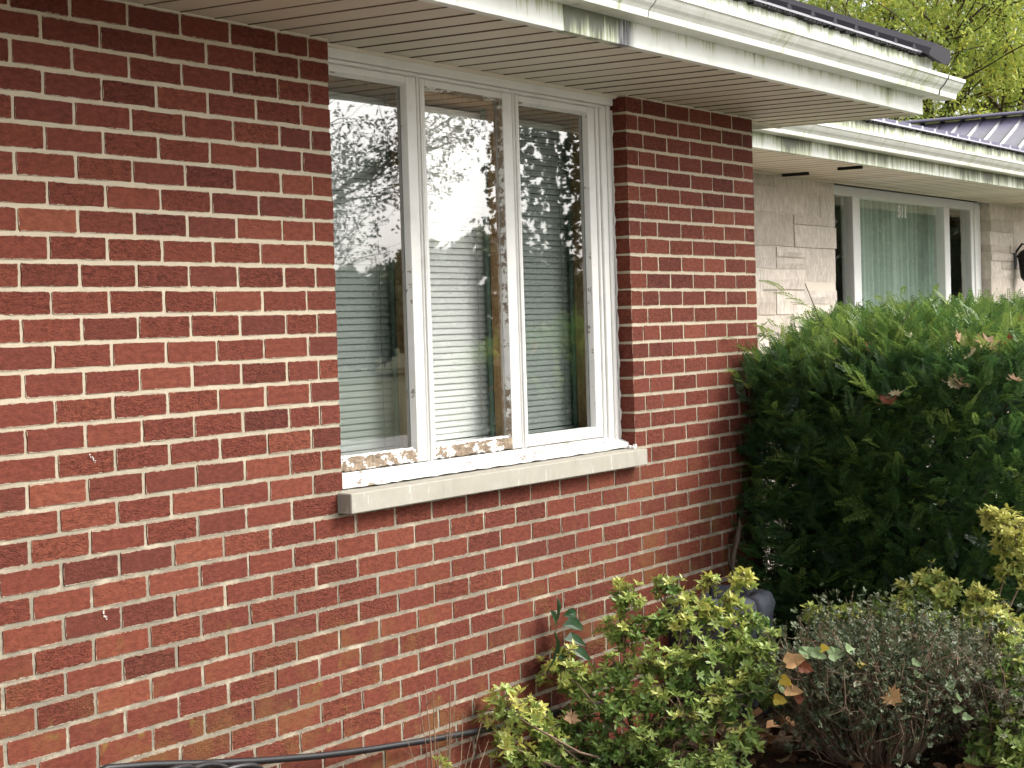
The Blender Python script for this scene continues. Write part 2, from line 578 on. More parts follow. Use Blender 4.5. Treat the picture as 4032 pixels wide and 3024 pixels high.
M = {
    'brick': brick_material('red_brick', False), 'brick_s': brick_material('red_brick_field', True), 'mortar': mortar_material(),
    'paint': peel_material('window_paint', 0.06), 'paint_mid': peel_material('window_paint_flaking', 0.34, wood=((0.20, 0.16, 0.125), (0.42, 0.35, 0.28))),
    'paint_mid2': peel_material('window_putty_flaking', 0.5, wood=((0.14, 0.10, 0.07), (0.36, 0.29, 0.22))),
    'paint_bad': peel_material('window_paint_rotten', 0.60, wood=((0.10, 0.07, 0.045), (0.40, 0.31, 0.225))),
    'white': plain('white_trim', (0.80, 0.80, 0.78), 0.4, 0.04), 'caulk': plain('caulk', (0.72, 0.70, 0.66), 0.7, 0.1, 40, 0.3),
    'fascia': grime_material('fascia_metal', 0.42, (1.375, 1.72, 1.745), (2.45, 2.53)), 'gutter': grime_material('gutter_metal', 0.36),
    'flash': grime_material('flashing_metal', 0.55, None, (2.60, 2.70)), 'fascia_w': grime_material('wing_fascia_metal', 1.0, None, (2.45, 2.53)), 'flash_w': grime_material('wing_flashing_metal', 0.78, None, (2.60, 2.70)),
    'joint': plain('shaded_dirty_joint', (0.14, 0.105, 0.07), 0.9, 0.25, 9), 'trim_dark': plain('dark_trim_metal', (0.022, 0.019, 0.025), 0.6, 0.15, 6, 0, 0.15),
    'soffit_w_lit': soffit_material('wing_soffit_vinyl_lit', 1.2), 'roof_w_sky': metal_material('sky_sheen_roof_metal', ((0.27, 0.245, 0.33), (0.34, 0.31, 0.41))),  # brighter wing light and sky reflection put into the soffit and roof colours
    'soffit': soffit_material(), 'stone': stone_material(), 'sill': sill_material(), 'roof': metal_material(),
    'glass': glass_material('window_glass', 0.27, 0.012, (0.99, 1.0, 0.99)), 'glass_d': glass_material('window_glass_double', 0.23, 0.012, (0.54, 0.575, 0.56)), 'glass_w': glass_material('wing_glass', 0.11, 0.0),
    'oak': wood_material('brown_wood', (0.34, 0.19, 0.085), (0.52, 0.31, 0.15)), 'green': plain('green_metal', (0.17, 0.25, 0.21), 0.5, 0.1),
    'blind': plain('blind_slat', (0.88, 0.90, 0.87), 0.45, 0.03), 'cord': plain('cord_white', (0.45, 0.46, 0.44), 0.8),
    'room': plain('room_paint', (0.20, 0.19, 0.17), 0.9), 'dark': plain('dark_gap', (0.012, 0.012, 0.012), 0.9),
    'curtain': plain('curtain_cloth', (0.60, 0.72, 0.63), 0.9, 0.1, 5), 'digit': plain('white_vinyl', (0.80, 0.80, 0.74), 0.5, 0.03),
    'mulch': mulch_material(), 'lawn': grass_material(), 'black': plain('black_plastic', (0.013, 0.013, 0.015), 0.38, 0.2, 20, 0.1, 0.5),
    'grey_pl': plain('grey_plastic', (0.085, 0.092, 0.11), 0.6, 0.2, 16, 0.2), 'lantern': plain('black_iron', (0.012, 0.011, 0.012), 0.45),
    'bark': plain('bark', (0.11, 0.085, 0.062), 0.95, 0.45, 22, 0.9, 0.1), 'twig': plain('dry_twig', (0.235, 0.165, 0.115), 0.9, 0.35, 30, 0.3, 0.1),
    'carwhite': plain('car_paint', (0.78, 0.79, 0.80), 0.2, 0.02, 5, 0, 0.6), 'tyre': plain('tyre', (0.02, 0.02, 0.02), 0.85),
    'steel': plain('wheel_steel', (0.4, 0.4, 0.42), 0.35), 'carglass': plain('car_glass', (0.03, 0.04, 0.045), 0.08, 0.05, 5, 0, 0.8),
}
M['yew'] = leafmat('yew_needles', [(0.0, (0.020, 0.050, 0.020)), (0.45, (0.056, 0.128, 0.040)), (0.75, (0.125, 0.23, 0.055)), (1.0, (0.30, 0.40, 0.09))], 0.45, 0.36)
M['azalea'] = leafmat('azalea_leaf', [(0.0, (0.07, 0.135, 0.035)), (0.4, (0.19, 0.31, 0.075)), (0.75, (0.40, 0.49, 0.13)), (1.0, (0.64, 0.62, 0.17))], 0.38, 0.28)
M['box'] = leafmat('small_grey_leaf', [(0.0, (0.05, 0.075, 0.036)), (0.5, (0.115, 0.145, 0.07)), (1.0, (0.32, 0.30, 0.21))], 0.5, 0.2)
M['locust'] = leafmat('yellowing_leaf', [(0.0, (0.25, 0.34, 0.08)), (0.4, (0.44, 0.53, 0.11)), (0.75, (0.64, 0.65, 0.13)), (1.0, (0.80, 0.70, 0.12))], 0.5, 0.5)
M['dark_leaf'] = leafmat('dark_green_leaf', [(0.0, (0.02, 0.035, 0.014)), (0.6, (0.05, 0.075, 0.022)), (1.0, (0.13, 0.075, 0.03))], 0.5, 0.3)
M['far_leaf'] = leafmat('treeline_leaf', [(0.0, (0.09, 0.115, 0.06)), (1.0, (0.20, 0.22, 0.11))], 0.6, 0.3)
M['vine'] = leafmat('vine_leaf', [(0.0, (0.022, 0.06, 0.022)), (1.0, (0.06, 0.13, 0.045))], 0.4, 0.25)
for nm, c in (('tan', (0.50, 0.30, 0.17)), ('rust', (0.26, 0.075, 0.03)), ('gold', (0.62, 0.47, 0.06)), ('pale', (0.55, 0.47, 0.28)), ('ivy', (0.23, 0.32, 0.14)), ('peach', (0.60, 0.36, 0.16))):
    k = N('leaf_' + nm)
    v = k.noise(60, 4)
    cc = k.mix(v, tuple(q * 0.7 for q in c), tuple(min(1, q * 1.25) for q in c))
    b_ = k.n('ShaderNodeBsdfPrincipled', {'Base Color': cc, 'Roughness': 0.6})
    t_ = k.n('ShaderNodeBsdfTranslucent', {'Color': cc})
    mx_ = k.n('ShaderNodeMixShader', {0: 0.3, 1: b_.outputs[0], 2: t_.outputs[0]})
    k.t.links.new(mx_.outputs[0], k.out.inputs[0])
    M['leaf_' + nm] = k.m

# ------------------------------------------------------------------ ground
g = MB()
nx, ny = 60, 60
for i in range(nx + 1):
    for j in range(ny + 1):
        a, b = (i / nx * 2 - 1), (j / ny * 2 - 1)
        x = 5 + 400 * a * abs(a)
        y = -5 + 400 * b * abs(b)
        z = -0.03 + (0.12 * math.sin(x * 0.11) * math.sin(y * 0.13) if max(abs(x - 3), abs(y)) > 9 else 0)
        g.v.append((x, y, z))
for i in range(nx):
    for j in range(ny):
        a = i * (ny + 1) + j
        g.f.append((a, a + ny + 1, a + ny + 2, a + 1))
o = g.build('ground', M['lawn'], smooth=True)
o['kind'] = 'structure'

g = MB()
nx, ny = 70, 34
for i in range(nx + 1):
    for j in range(ny + 1):
        x = -1.5 + 9.5 * i / nx
        y = -2.3 + 3.5 * j / ny
        e = min(1, (y + 2.3) / 0.5, (8 - x) / 0.5, (x + 1.5) / 0.5)
        z = 0.02 * e + (0.018 * math.sin(x * 5.1 + y * 2) * math.sin(y * 6.3 - x) + random.uniform(-.008, .008)) * e
        g.v.append((x, y, z))
for i in range(nx):
    for j in range(ny):
        a = i * (ny + 1) + j
        g.f.append((a, a + ny + 1, a + ny + 2, a + 1))
o = g.build('garden_bed', M['mulch'], smooth=True)
o['kind'] = 'structure'

g = MB()
g.box(-14, 30, -12.5, -2.75, -.2, .028)  # pale slab added out of view to bounce light onto soffits and wing
o = g.build('bounce_slab', plain('bounce_concrete', (0.40, 0.385, 0.35), 0.9, 0.2, 1.5, 0.3, 0.15))
o['kind'] = 'structure'

# ------------------------------------------------------------------ brick wall
WX0, WX1 = -1.0, 20 * L
OX0, OX1 = 1.055, 2.914
SZ1, SZ0 = Z0 - 20 * H, Z0 - 21 * H                   # the sill takes the place of course 21
wall = thing('brick_wall', 'red brick wall with cream mortar around the triple window', 'wall')
mo = MB()
fy, by = 0.0020, 0.10
mo.box(WX0, OX0 - 0.004, fy, by, SZ1, Z0 + 0.02)
mo.box(OX1 + 0.004, WX1 - 0.003, fy, by, SZ1, Z0 + 0.02)
mo.box(WX0, 1.036, fy, by, SZ0, SZ1)
mo.box(2.917, WX1 - 0.003, fy, by, SZ0, SZ1)
mo.box(WX0, WX1 - 0.003, fy, by, -0.1, SZ0)
mo.build('mortar', M['mortar'], wall)
MB().box(WX1 - 0.1, WX1 - 0.006, 0.1, 6, -0.1, Z0 + 0.3).build('side_wall', M['mortar'], wall)

_bm_cache = {}


def brick_mesh(hl, hh, depth, var):
    key = (round(hl, 4), round(hh, 4), depth, var)
    if key in _bm_cache:
        return _bm_cache[key]
    r = random.Random(hash(key) & 0xffff)
    j = 0.0019
    c = 0.0025 + r.random() * 0.002
    pts = []
    n = 6 if hl > 0.06 else 3

    def edge(p, q, m):
        for t in range(1, m):
            pts.append((p[0] + (q[0] - p[0]) * t / m, p[1] + (q[1] - p[1]) * t / m))
    cs = [(-hl, -hh), (hl, -hh), (hl, hh), (-hl, hh)]
    for a in range(4):
        p, q = cs[a], cs[(a + 1) % 4]
        d = Vector((q[0] - p[0], q[1] - p[1])).normalized()
        p2 = (p[0] + d.x * c, p[1] + d.y * c)
        q2 = (q[0] - d.x * c, q[1] - d.y * c)
        pts.append(p2)
        edge(p2, q2, n if a % 2 == 0 else 2)
        pts.append(q2)
    pts = [(x + r.uniform(-j, j), z + r.uniform(-j, j)) for x, z in pts]
    m_ = len(pts)
    tw = r.uniform(-0.0005, 0.0005)
    vs = [(x, tw * x / hl + r.uniform(-0.0002, 0.0002), z) for x, z in pts]
    vs += [(x * (1 + 0.0016 / hl), depth, z * (1 + 0.0016 / hh)) for x, z in pts]
    fs = [tuple(range(m_))] + [(i, m_ + i, m_ + (i + 1) % m_, (i + 1) % m_) for i in range(m_)]
    m = mesh('brick', vs, fs)
    a = m.attributes.new('lp', 'FLOAT_VECTOR', 'POINT')
    a.data.foreach_set('vector', np.array(vs, np.float32).ravel())
    a = m.attributes.new('hd', 'FLOAT_VECTOR', 'POINT')
    a.data.foreach_set('vector', np.array([(hl, hh, 0)] * len(vs), np.float32).ravel())
    m.materials.append(M['brick'])
    _bm_cache[key] = m
    return m


bricks = []           # (x0, x1, course, depth)


def course(c, joints, x0, x1):
    xs = [x0] + [q for q in joints if x0 + 0.02 < q < x1 - 0.02] + [x1]
    for a, b in zip(xs[:-1], xs[1:]):
        dp = 0.095 if (abs(a - OX1) < 0.01) else 0.02
        bricks.append((a + (0.0045 if a > x0 + 1e-6 else 0), b - (0.0045 if b < x1 - 1e-6 else 0), c, dp))


for c in range(1, 38):
    odd = c % 2 == 1
    js = [(i + (0 if odd else 0.5)) * L for i in range(-5, 21)]
    if c <= 20:
        lj = [q for q in js if q < 4.6 * L] + ([4.72 * L] if odd else [])
        course(c, lj, WX0, OX0)
        rj = [q for q in js if q > 14.6 * L] + ([] if odd else [14.8 * L])
        course(c, sorted(rj), OX1, WX1)
    elif c == 21:
        course(c, [q for q in js if q < 4.6 * L], WX0, 1.030)
        course(c, [q for q in js if q > 14.6 * L], 2.923, WX1)
    else:
        course(c, js, WX0, WX1)

DARK = {(1, 5), (6, 4), (5, 4), (8, 3), (8, 2), (9, 2), (9, 1), (7, 2), (11, 2), (13, 3), (14, 4), (4, 0), (18, 4), (19, 0), (19, 1), (2, 0), (1, 1), (22, 0), (26, 0), (24, 0), (17, 3)}
vis = []
for (a, b, c, dp) in bricks:
    xc, zc = (a + b) / 2, Z0 - (c - 0.5) * H
    u, v = proj((xc, 0, zc))
    inside = -45 < u < 1024 and -30 < v < 800
    dist = (Vector((xc, 0, zc)) - CAM_P).length
    vis.append(((0 if inside else 1), dist, a, b, c, dp))
vis.sort()
for k_, (outf, dist, a, b, c, dp) in enumerate(vis):
    r = random.Random(int(a * 1000) * 131 + c * 7)
    hl = (b - a) / 2 - r.uniform(0, 0.0016)
    hh = H / 2 - 0.0052 - r.uniform(0, 0.0009)
    xc, zc = (a + b) / 2 + r.uniform(-0.0016, 0.0016), Z0 - (c - 0.5) * H + r.uniform(-0.0011, 0.0011)
    if dp > 0.05:
        hl, xc = (b - a) / 2, (a + b) / 2
    rv = min(1, max(0, r.gauss(0.55, 0.15)))
    if r.random() < 0.05:
        rv *= 0.5
    if (c, int(math.floor(xc / L))) in DARK:
        rv = r.uniform(0.10, 0.28)
    if c <= 3:  # top courses dimmed in colour for the eave's shade
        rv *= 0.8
    colr = (rv, r.random(), 0, 1)
    full = abs((b - a) - (L - 0.009)) < 0.004
    if full and dp < 0.05:
        hl, hh, var = (L - 0.009) / 2 - 0.0013, H / 2 - 0.0058, r.randrange(22)
    else:
        hl, hh, var = round(hl, 3), H / 2 - 0.0056, r.randrange(4)
    me = brick_mesh(hl, hh, dp, var)
    rot = r.uniform(-0.006, 0.006)
    yy = r.uniform(-0.0009, 0.0004)
    if k_ < 300 and not outf:
        ob = link('brick', me, None, wall, (xc, yy, zc), (0, rot, 0))
        ob.color = colr
    else:
        if 'bf' not in globals():
            bf = {'v': [], 'f': [], 'lp': [], 'hd': [], 'bc': []}
        n0 = len(bf['v'])
        cr_, sr_ = math.cos(rot), math.sin(rot)
        for q in me.vertices:
            x, y, z = q.co
            bf['v'].append((xc + x * cr_ + z * sr_, yy + y, zc - x * sr_ + z * cr_))
            bf['lp'].append((x, y, z))
            bf['hd'].append((hl, hh, 0))
            bf['bc'].append(colr)
        for p_ in me.polygons:
            bf['f'].append(tuple(i + n0 for i in p_.vertices))
m = mesh('brick_field', bf['v'], bf['f'])
for nm in ('lp', 'hd'):
    a = m.attributes.new(nm, 'FLOAT_VECTOR', 'POINT')
    a.data.foreach_set('vector', np.array(bf[nm], np.float32).ravel())
a = m.attributes.new('bc', 'FLOAT_COLOR', 'POINT')
a.data.foreach_set('color', np.array(bf['bc'], np.float32).ravel())
o = link('brick_field', m, M['brick_s'], wall)
o['kind'] = 'stuff'
# a line of mortar closes the top of the wall under the soffit trim
MB().box(WX0, OX0 - 0.002, -0.004, 0.02, Z0 - 0.004, Z0 + 0.02, 0.002).box(OX1 + 0.002, WX1, -0.004, 0.02, Z0 - 0.004, Z0 + 0.02, 0.002).build('soffit_moulding', M['soffit'], wall)

# ------------------------------------------------------------------ triple window
win = thing('triple_window', 'white three-sash wooden window with peeling paint in the red brick wall', 'window', (OX0, 0.07, SZ0))
WI = Vector((OX0, 0.07, SZ0))


def wp(mb, name, mat, parent=win, smooth=False):
    """build in world numbers, parent to the window"""
    off = WI.copy()
    p = parent
    mb.v = [tuple(Vector(q) - off) for q in mb.v]
    return mb.build(name, mat, p, smooth)


wp(MB().box(OX0 + .002, OX1 - .004, 0.052, 0.13, 2.412, 2.449, 0.004), 'head_board', M['paint'])
wp(MB().box(OX0 + .002, OX1 - .07, 0.062, 0.13, 2.400, 2.4105, 0.002), 'head_stop', M['paint'])
for x0, x1, y0, nm in ((2.806, 2.826, 0.072, 'casing_bead'), (2.827, 2.868, 0.064, 'casing'), (2.869, 2.8965, 0.058, 'casing_edge'), (OX0 + .001, 1.075, 0.07, 'casing')):
    wp(MB().box(x0, x1, y0, 0.13, 1.105, 2.411, 0.0035), nm, M['paint'])
# split caulk between casing and brick
cb = MB()
r = random.Random(5)
zz = 1.10
vs = []
while zz < 2.42:
    vs.append((zz, 2.9025 + r.uniform(-.0022, .0028) + 0.0015 * math.sin(zz * 9), 0.060 + r.uniform(-.003, .003)))
    zz += r.uniform(.012, .035)
for (z_, x_, y_), (z2_, x2_, y2_) in zip(vs[:-1], vs[1:]):
    cb.add([(x_, y_, z_), (2.9137, y_ - .002, z_), (2.9137, y2_ - .002, z2_), (x2_, y2_, z2_), (x_, y_ + .03, z_), (x2_, y2_ + .03, z2_)],
           [(0, 1, 2, 3), (0, 3, 5, 4)])
wp(cb, 'caulk', M['caulk'])
wp(MB().box(2.896, 2.9135, 0.078, 0.1, 1.1, 2.43), 'joint_gap', M['dark'])
# mullions: a pair of grooved posts
for xm in (1.637, 2.2275):
    wp(MB().box(xm - .013, xm + .013, 0.076, 0.125, 1.13, 2.411, 0.003).box(xm - .0035, xm + .0035, 0.070, 0.08, 1.13, 2.411, 0.0015), 'mullion', M['paint'])

SASH = [(1.076, 1.622, 1.095, 1.556), (1.652, 2.2125, 1.681, 2.140), (2.2425, 2.8045, 2.268, 2.742)]
ZB, ZT = 1.146, 2.400
GZ0, GZ1 = 1.188, 2.366


def rough_box(x0, x1, y0, y1, z0, z1, nseg, amp, seed):
    """a rail worn ragged by rot: a box cut into slices with jittered arrises"""
    r = random.Random(seed)
    mb = MB()
    for i in range(nseg + 1):
        x = x0 + (x1 - x0) * i / nseg
        j = lambda s=1.0: r.uniform(-amp, amp) * s
        mb.v += [(x, y0 + j() + amp * .5, z0 + j()), (x, y0 + j() + amp * .5, (z0 + z1) / 2 + j()), (x, y0 + j() + amp, z1 + j()), (x, y1, z1 + j(.4)), (x, y1, z0)]
    for i in range(nseg):
        for k in range(5):
            a = i * 5 + k
            b = i * 5 + (k + 1) % 5
            mb.f.append((a, b, b + 5, a + 5))
    mb.f += [(4, 3, 2, 1, 0), tuple(nseg * 5 + k for k in range(5))]
    return mb


for si, (a, b, ga, gb) in enumerate(SASH):
    s = MB()
    s.box(a, ga - .009, 0.078, 0.112, ZB, ZT, 0.003)
    s.box(gb + .009, b, 0.078, 0.112, ZB, ZT, 0.003)
    s.box(ga - .009, gb + .009, 0.0785, 0.112, GZ1 + .009, ZT - .0005, 0.003)
    sash = wp(s, 'sash', M['paint'])
    # putty bevel round the pane
    pt = MB()
    for (xa, xb) in ((ga - .010, ga), (gb + .010, gb)):
        pt.add([(xa, 0.0795, GZ0 - .008), (xb, 0.0965, GZ0), (xb, 0.0965, GZ1), (xa, 0.0795, GZ1 + .010), (xa, .1, GZ0 - .008), (xa, .1, GZ1 + .01)], [(0, 1, 2, 3), (0, 3, 5, 4)])
    pt.add([(ga - .010, 0.0795, GZ1 + .010), (ga, 0.0965, GZ1), (gb, 0.0965, GZ1), (gb + .010, 0.0795, GZ1 + .010)], [(0, 1, 2, 3)])
    wp(pt, 'putty', M['paint_mid2'] if si == 1 else M['paint_mid'], sash)
    if si < 2:
        rail = rough_box(ga - .0095, gb + .0095, 0.0775, 0.111, ZB + .002, GZ0 - .001, 46, 0.0034, si + 3)
        ra = wp(rail, 'bottom_rail', M['paint_bad'], sash)
        ra['label'] = 'rotten bottom rail with bare splintered wood'
        wp(rough_box(ga, gb, 0.086, 0.105, GZ0 - .004, GZ0 + .006, 40, 0.0028, si + 9), 'glazing_putty', M['paint'], sash)
    else:
        wp(MB().box(ga - .0095, gb + .0095, 0.0775, 0.111, ZB, GZ0, 0.004), 'bottom_rail', M['paint'], sash)
    gm = MB()
    gm.add([(ga - .003, 0.0985, GZ0 - .004), (gb + .003, 0.0985, GZ0 - .004), (gb + .003, 0.0985, GZ1 + .003), (ga - .003, 0.0985, GZ1 + .003)], [(0, 1, 2, 3)])
    wp(gm, 'pane', M['glass' if si == 1 else 'glass_d'], sash)
# sloping wooden sub-sill and the stone sill
ws = MB()
n = 60
r = random.Random(8)
for i in range(n + 1):
    x = OX0 + .004 + (OX1 - .008 - OX0) * i / n
    e = r.uniform(-.0035, .0035) + (.012 if x < 1.17 else 0)
    ws.v += [(x, 0.132, 1.144), (x, 0.074, 1.1425), (x, 0.068, 1.136), (x, 0.026 + e, 1.119 + e * .2), (x, 0.022 + e, 1.101 + r.uniform(-.002, .002)), (x, 0.132, 1.094)]
for i in range(n):
    for k in range(5):
        a = i * 6 + k
        ws.f.append((a, a + 1, a + 7, a + 6))
ws.f += [(5, 4, 3, 2, 1, 0), tuple(n * 6 + k for k in range(6))]
wp(ws, 'wooden_sill', M['paint_mid'])
st = MB().box(1.030, 2.918, -0.050, 0.11, SZ0 + .004, 1.0935, 0.003)
st.v = [(x, y, z + (0.004 if (y > 0.02 and z > 1.07) else 0)) for x, y, z in st.v]
wp(st, 'stone_sill', M['sill'])
cr2 = MB()
for i in range(26):
    x, y, s_ = 2.872 + abs(r.gauss(0, .016)), r.uniform(-.02, .04), r.uniform(.002, .0065)
    cr2.box(x - s_, x + s_, y - s_, y + s_, 1.096, 1.0975 + s_ * r.uniform(.6, 2.5), s_ * .3)
wp(cr2, 'loose_caulk', M['caulk'])
# inner frame
for x0, x1 in ((1.584, 1.662), (2.168, 2.25), (2.757, 2.85)):
    wp(MB().box(x0, x1, 0.1125, 0.162, 1.15, 2.42, 0.003), 'inner_post', M['oak'])
    wp(MB().box(x0 - .004, x1 - .003, 0.1635, 0.18, 1.15, 2.42, 0.002), 'inner_strip', M['green'])
wp(MB().box(1.02, 2.95, 0.1125, 0.23, 2.352, 2.43, 0.003), 'inner_head', M['oak'])
wp(MB().box(1.0, 2.95, 0.1125, 0.30, 1.12, 1.168, 0.003), 'inner_sill', M['green'])

rm = MB()
rm.add([(0.2, 0.3, 0.2), (3.9, 0.3, 0.2), (3.9, 3.6, 0.2), (0.2, 3.6, 0.2), (0.2, 0.3, 2.6), (3.9, 0.3, 2.6), (3.9, 3.6, 2.6), (0.2, 3.6, 2.6)],
       [(0, 1, 2, 3), (7, 6, 5, 4), (1, 5, 6, 2), (0, 3, 7, 4), (3, 2, 6, 7)])
rm.box(0.2, 0.98, 0.105, 0.3, 0.2, 2.6)
rm.box(2.97, 3.9, 0.105, 0.3, 0.2, 2.6)
rm.box(0.98, 2.97, 0.131, 0.31, 0.2, 1.11)
rm.box(0.2, 3.9, 0.131, 0.31, 2.45, 2.6)
o = rm.build('room_interior', M['room'])
o['kind'] = 'structure'

# blinds
sv = []
for k in range(5):
    t = (k / 4 - .5)
    sv.append((t * 0.0228, 0.0018 * (1 - 4 * t * t)))
tilt = math.radians(68)
for bi, (a, b, nm) in enumerate(((1.07, 1.628, 'leftmost'), (1.672, 2.212, 'middle'), (2.262, 2.800, 'rightmost'))):
    bl = thing('window_blind', 'pale horizontal slat blind behind the %s pane of the triple window' % nm, 'blind', (a, 0.196, 1.18), 'blinds behind the triple window')
    MB().box(0, b - a, -.012, .012, 1.125, 1.155, .002).build('head_rail', M['blind'], bl)
    MB().box(0, b - a, -.008, .008, 0.0, 0.012, .002).build('bottom_rail', M['blind'], bl)
    vs = []
    for xx in (0.0, b - a):
        for t, h_ in sv:
            vs.append((xx, math.cos(tilt) * t - math.sin(tilt) * h_, math.sin(tilt) * t + math.cos(tilt) * h_))
    fs = [(k, k + 1, k + 6, k + 5) for k in range(4)]
    sm = mesh('slat', vs, fs, True)
    sm.materials.append(M['blind'])
    for k in range(52):
        so = link('slat', sm, None, bl, (0, 0, 0.027 + k * 0.0213))
        so.rotation_euler = (random.uniform(-.05, .05), random.uniform(-.0012, .0012), 0)
    for f_ in (.17, .83):
        MB().tube([((b - a) * f_, -.0105, 0.01), ((b - a) * f_, -.0105, 1.13)], .0011, 4).build('ladder_cord', M['cord'], bl)

# ------------------------------------------------------------------ eaves
def eave(name, label, yf, x0, xf, xb, xg, mats, zoff=0.0, y_wall=0.05, rake=True, groove=0.1405, lap=0.0):
    """soffit boards, fascia, gutter, flashing and metal roof of one eave; fascia plane at y = yf"""
    root = thing(name, label, 'roof', (x0, yf, Z0))
    off = Vector((x0, yf, Z0))

    def put(mb, nm, mat, parent=root, smooth=False):
        mb.v = [tuple(Vector(q) - off) for q in mb.v]
        return mb.build(nm, mat, parent, smooth)
    # soffit boards, a dark bead between neighbours paints the dirty groove's shade
    nb_ = int((xf - x0) / groove) + 1
    for i in range(nb_):
        a, b = x0 + i * groove, min(x0 + (i + 1) * groove, xf)
        if b - a < .02:
            continue
        mb = MB()
        prof = [(a + .0042, Z0 + .022), (a + .0042, Z0 + .004), (a + .0065, Z0), (a + groove * .3, Z0), (a + groove * .7, Z0), (b - .0060, Z0), (b - .0036, Z0 + .004), (b - .0036, Z0 + .022)]
        prof = [(min(q, b - .0003), z_) for q, z_ in prof]
        nn_ = len(prof)
        y0_, y1_ = yf + .012, y_wall
        sag = random.uniform(-.0008, .0008)
        mb.v = [(q, y0_, z_ + sag) for q, z_ in prof] + [(q, y1_, z_ + sag) for q, z_ in prof]
        mb.f = [(k, k + 1, nn_ + k + 1, nn_ + k) for k in range(nn_ - 1)]
        put(mb, 'soffit_board', M['soffit'] if rake else M['soffit_w_lit'])
        if i:
            put(MB().box(a - .0034, a + .0040, yf + .0125, y_wall - .019 + random.uniform(0, .002), Z0 - (.0022 if rake else .0006), Z0 + .02, .0008), 'soffit_shade_bead', M['joint'])
    put(MB().box(x0, xf, yf + .01, y_wall, Z0 + .0225, Z0 + .04), 'soffit_backing', M['dark'])
    put(MB().extrude([(y_wall - .018, Z0 - .001), (y_wall + .004, Z0 - .001), (y_wall + .004, Z0 - .010), (y_wall - .004, Z0 - .012), (y_wall - .012, Z0 - .008)], x0, xf - .002), 'wall_trim', M['soffit'])
    # fascia in lengths, each overlapping the next by a hair
    cuts = [x0]
    while cuts[-1] < xf - .3:
        cuts.append(min(cuts[-1] + (1.9 if rake else 2.64), xf))
    if rake:
        cuts = [x0, 1.377, xf - .20, xf]
    else:
        cuts = [x0, 7.42, 10.6, xf]
    for a, b in zip(cuts[:-1], cuts[1:]):
        put(MB().box(a + .0009, b - .0009, yf, yf + .012, Z0 - .006, Z0 + .26, .0015), 'fascia_board', mats[0])
    put(MB().box(x0, xf - .003, yf + .012, yf + .035, Z0 - .0045, Z0 + .002, .001), 'fascia_lip', mats[0])
    if rake:
        put(MB().box(xf - .012, xf + .0005, yf + .0125, 2.5, Z0 - .006, Z0 + .26, .0015), 'end_fascia', mats[0])
    # K-style gutter
    zg = Z0 + .072
    prof = [(-.002, .085), (-.002, 0), (-.080, 0), (-.083, .012), (-.084, .020), (-.092, .030), (-.103, .040), (-.112, .052), (-.118, .062), (-.1245, .066), (-.126, .080), (-.120, .083), (-.116, .079),
            (-.122, .077), (-.121, .069), (-.113, .064), (-.106, .053), (-.098, .043), (-.088, .033), (-.080, .022), (-.077, .004), (-.005, .004), (-.005, .085)]
    prof = [(yf + a, zg + b) for a, b in prof]
    if rake:
        segs = [(x0, 1.755), (1.757, xf - .02)]
    else:
        segs = [(x0, 8.6), (8.602, xf)]
    for a, b in segs:
        put(MB().extrude(prof, a, b), 'gutter', mats[1])
    if rake:
        prof2 = [(y_ - .0015 if y_ < yf - .05 else y_, z_ - (.0015 if z_ < zg + .01 else 0)) for y_, z_ in prof]
        put(MB().extrude(prof2, xf - .022, xg), 'gutter_corner', mats[1])
        side = [(xf + .012 - (q - yf), z_) for q, z_ in prof]
        sm_ = MB()
        n_ = len(side)
        sm_.v = [(min(q, xg + .001), yf - .01, z_) for q, z_ in side] + [(min(q, xg + .001), 2.4, z_) for q, z_ in side]
        sm_.f = [(k, (k + 1) % n_, n_ + (k + 1) % n_, n_ + k) for k in range(n_)]
        put(sm_, 'gutter_return', mats[1])
        pb = MB()
        xe = xf - .0225
        pb.tube([(xe, q - .001, z_) for q, z_ in prof[2:11]], .0028, 5)
        put(pb, 'gutter_seam', M['dark'])
        put(MB().tube([(1.756, q - .0008, z_) for q, z_ in prof[2:11]], .0010, 5), 'gutter_seam', M['dark'])
        xs_ = [0.4, 1.2, 2.0, 2.8, 3.5, 4.2]
    else:
        xs_ = [5.2, 6.4, 7.6, 8.8, 10.0, 11.2]
    for q in xs_:
        put(MB().box(q - .006, q + .006, yf - .1275, yf, zg + .079, zg + .085, .001), 'gutter_strap', mats[1])
    # flashing band above the gutter
    put(MB().box(x0, xb, yf - .002, yf + .0105, Z0 + .14, Z0 + .2555, .001), 'flashing', mats[2])
    # ribbed metal roof
    pitch = math.tan(math.radians(22 if rake else 13.5))
    ye, ze = yf - .03, Z0 + .25
    yr = yf + 4.6
    xr_ = xb - .13 if rake else xb
    put(MB().add([(x0, ye, ze), (xr_, ye, ze), (xr_, yr, ze + (yr - ye) * pitch), (x0, yr, ze + (yr - ye) * pitch),
                  (x0, ye, ze + .009), (xr_, ye, ze + .009), (xr_, yr, ze + .009 + (yr - ye) * pitch), (x0, yr, ze + .009 + (yr - ye) * pitch)],
                 [(0, 1, 5, 4), (4, 5, 6, 7), (0, 3, 2, 1), (1, 2, 6, 5), (2, 3, 7, 6), (3, 0, 4, 7)]), 'roof_sheet', M['roof'] if rake else M['roof_w_sky'])
    q = 2.97 - 12 * 0.2195 if rake else 6.783 - 11 * 0.2215
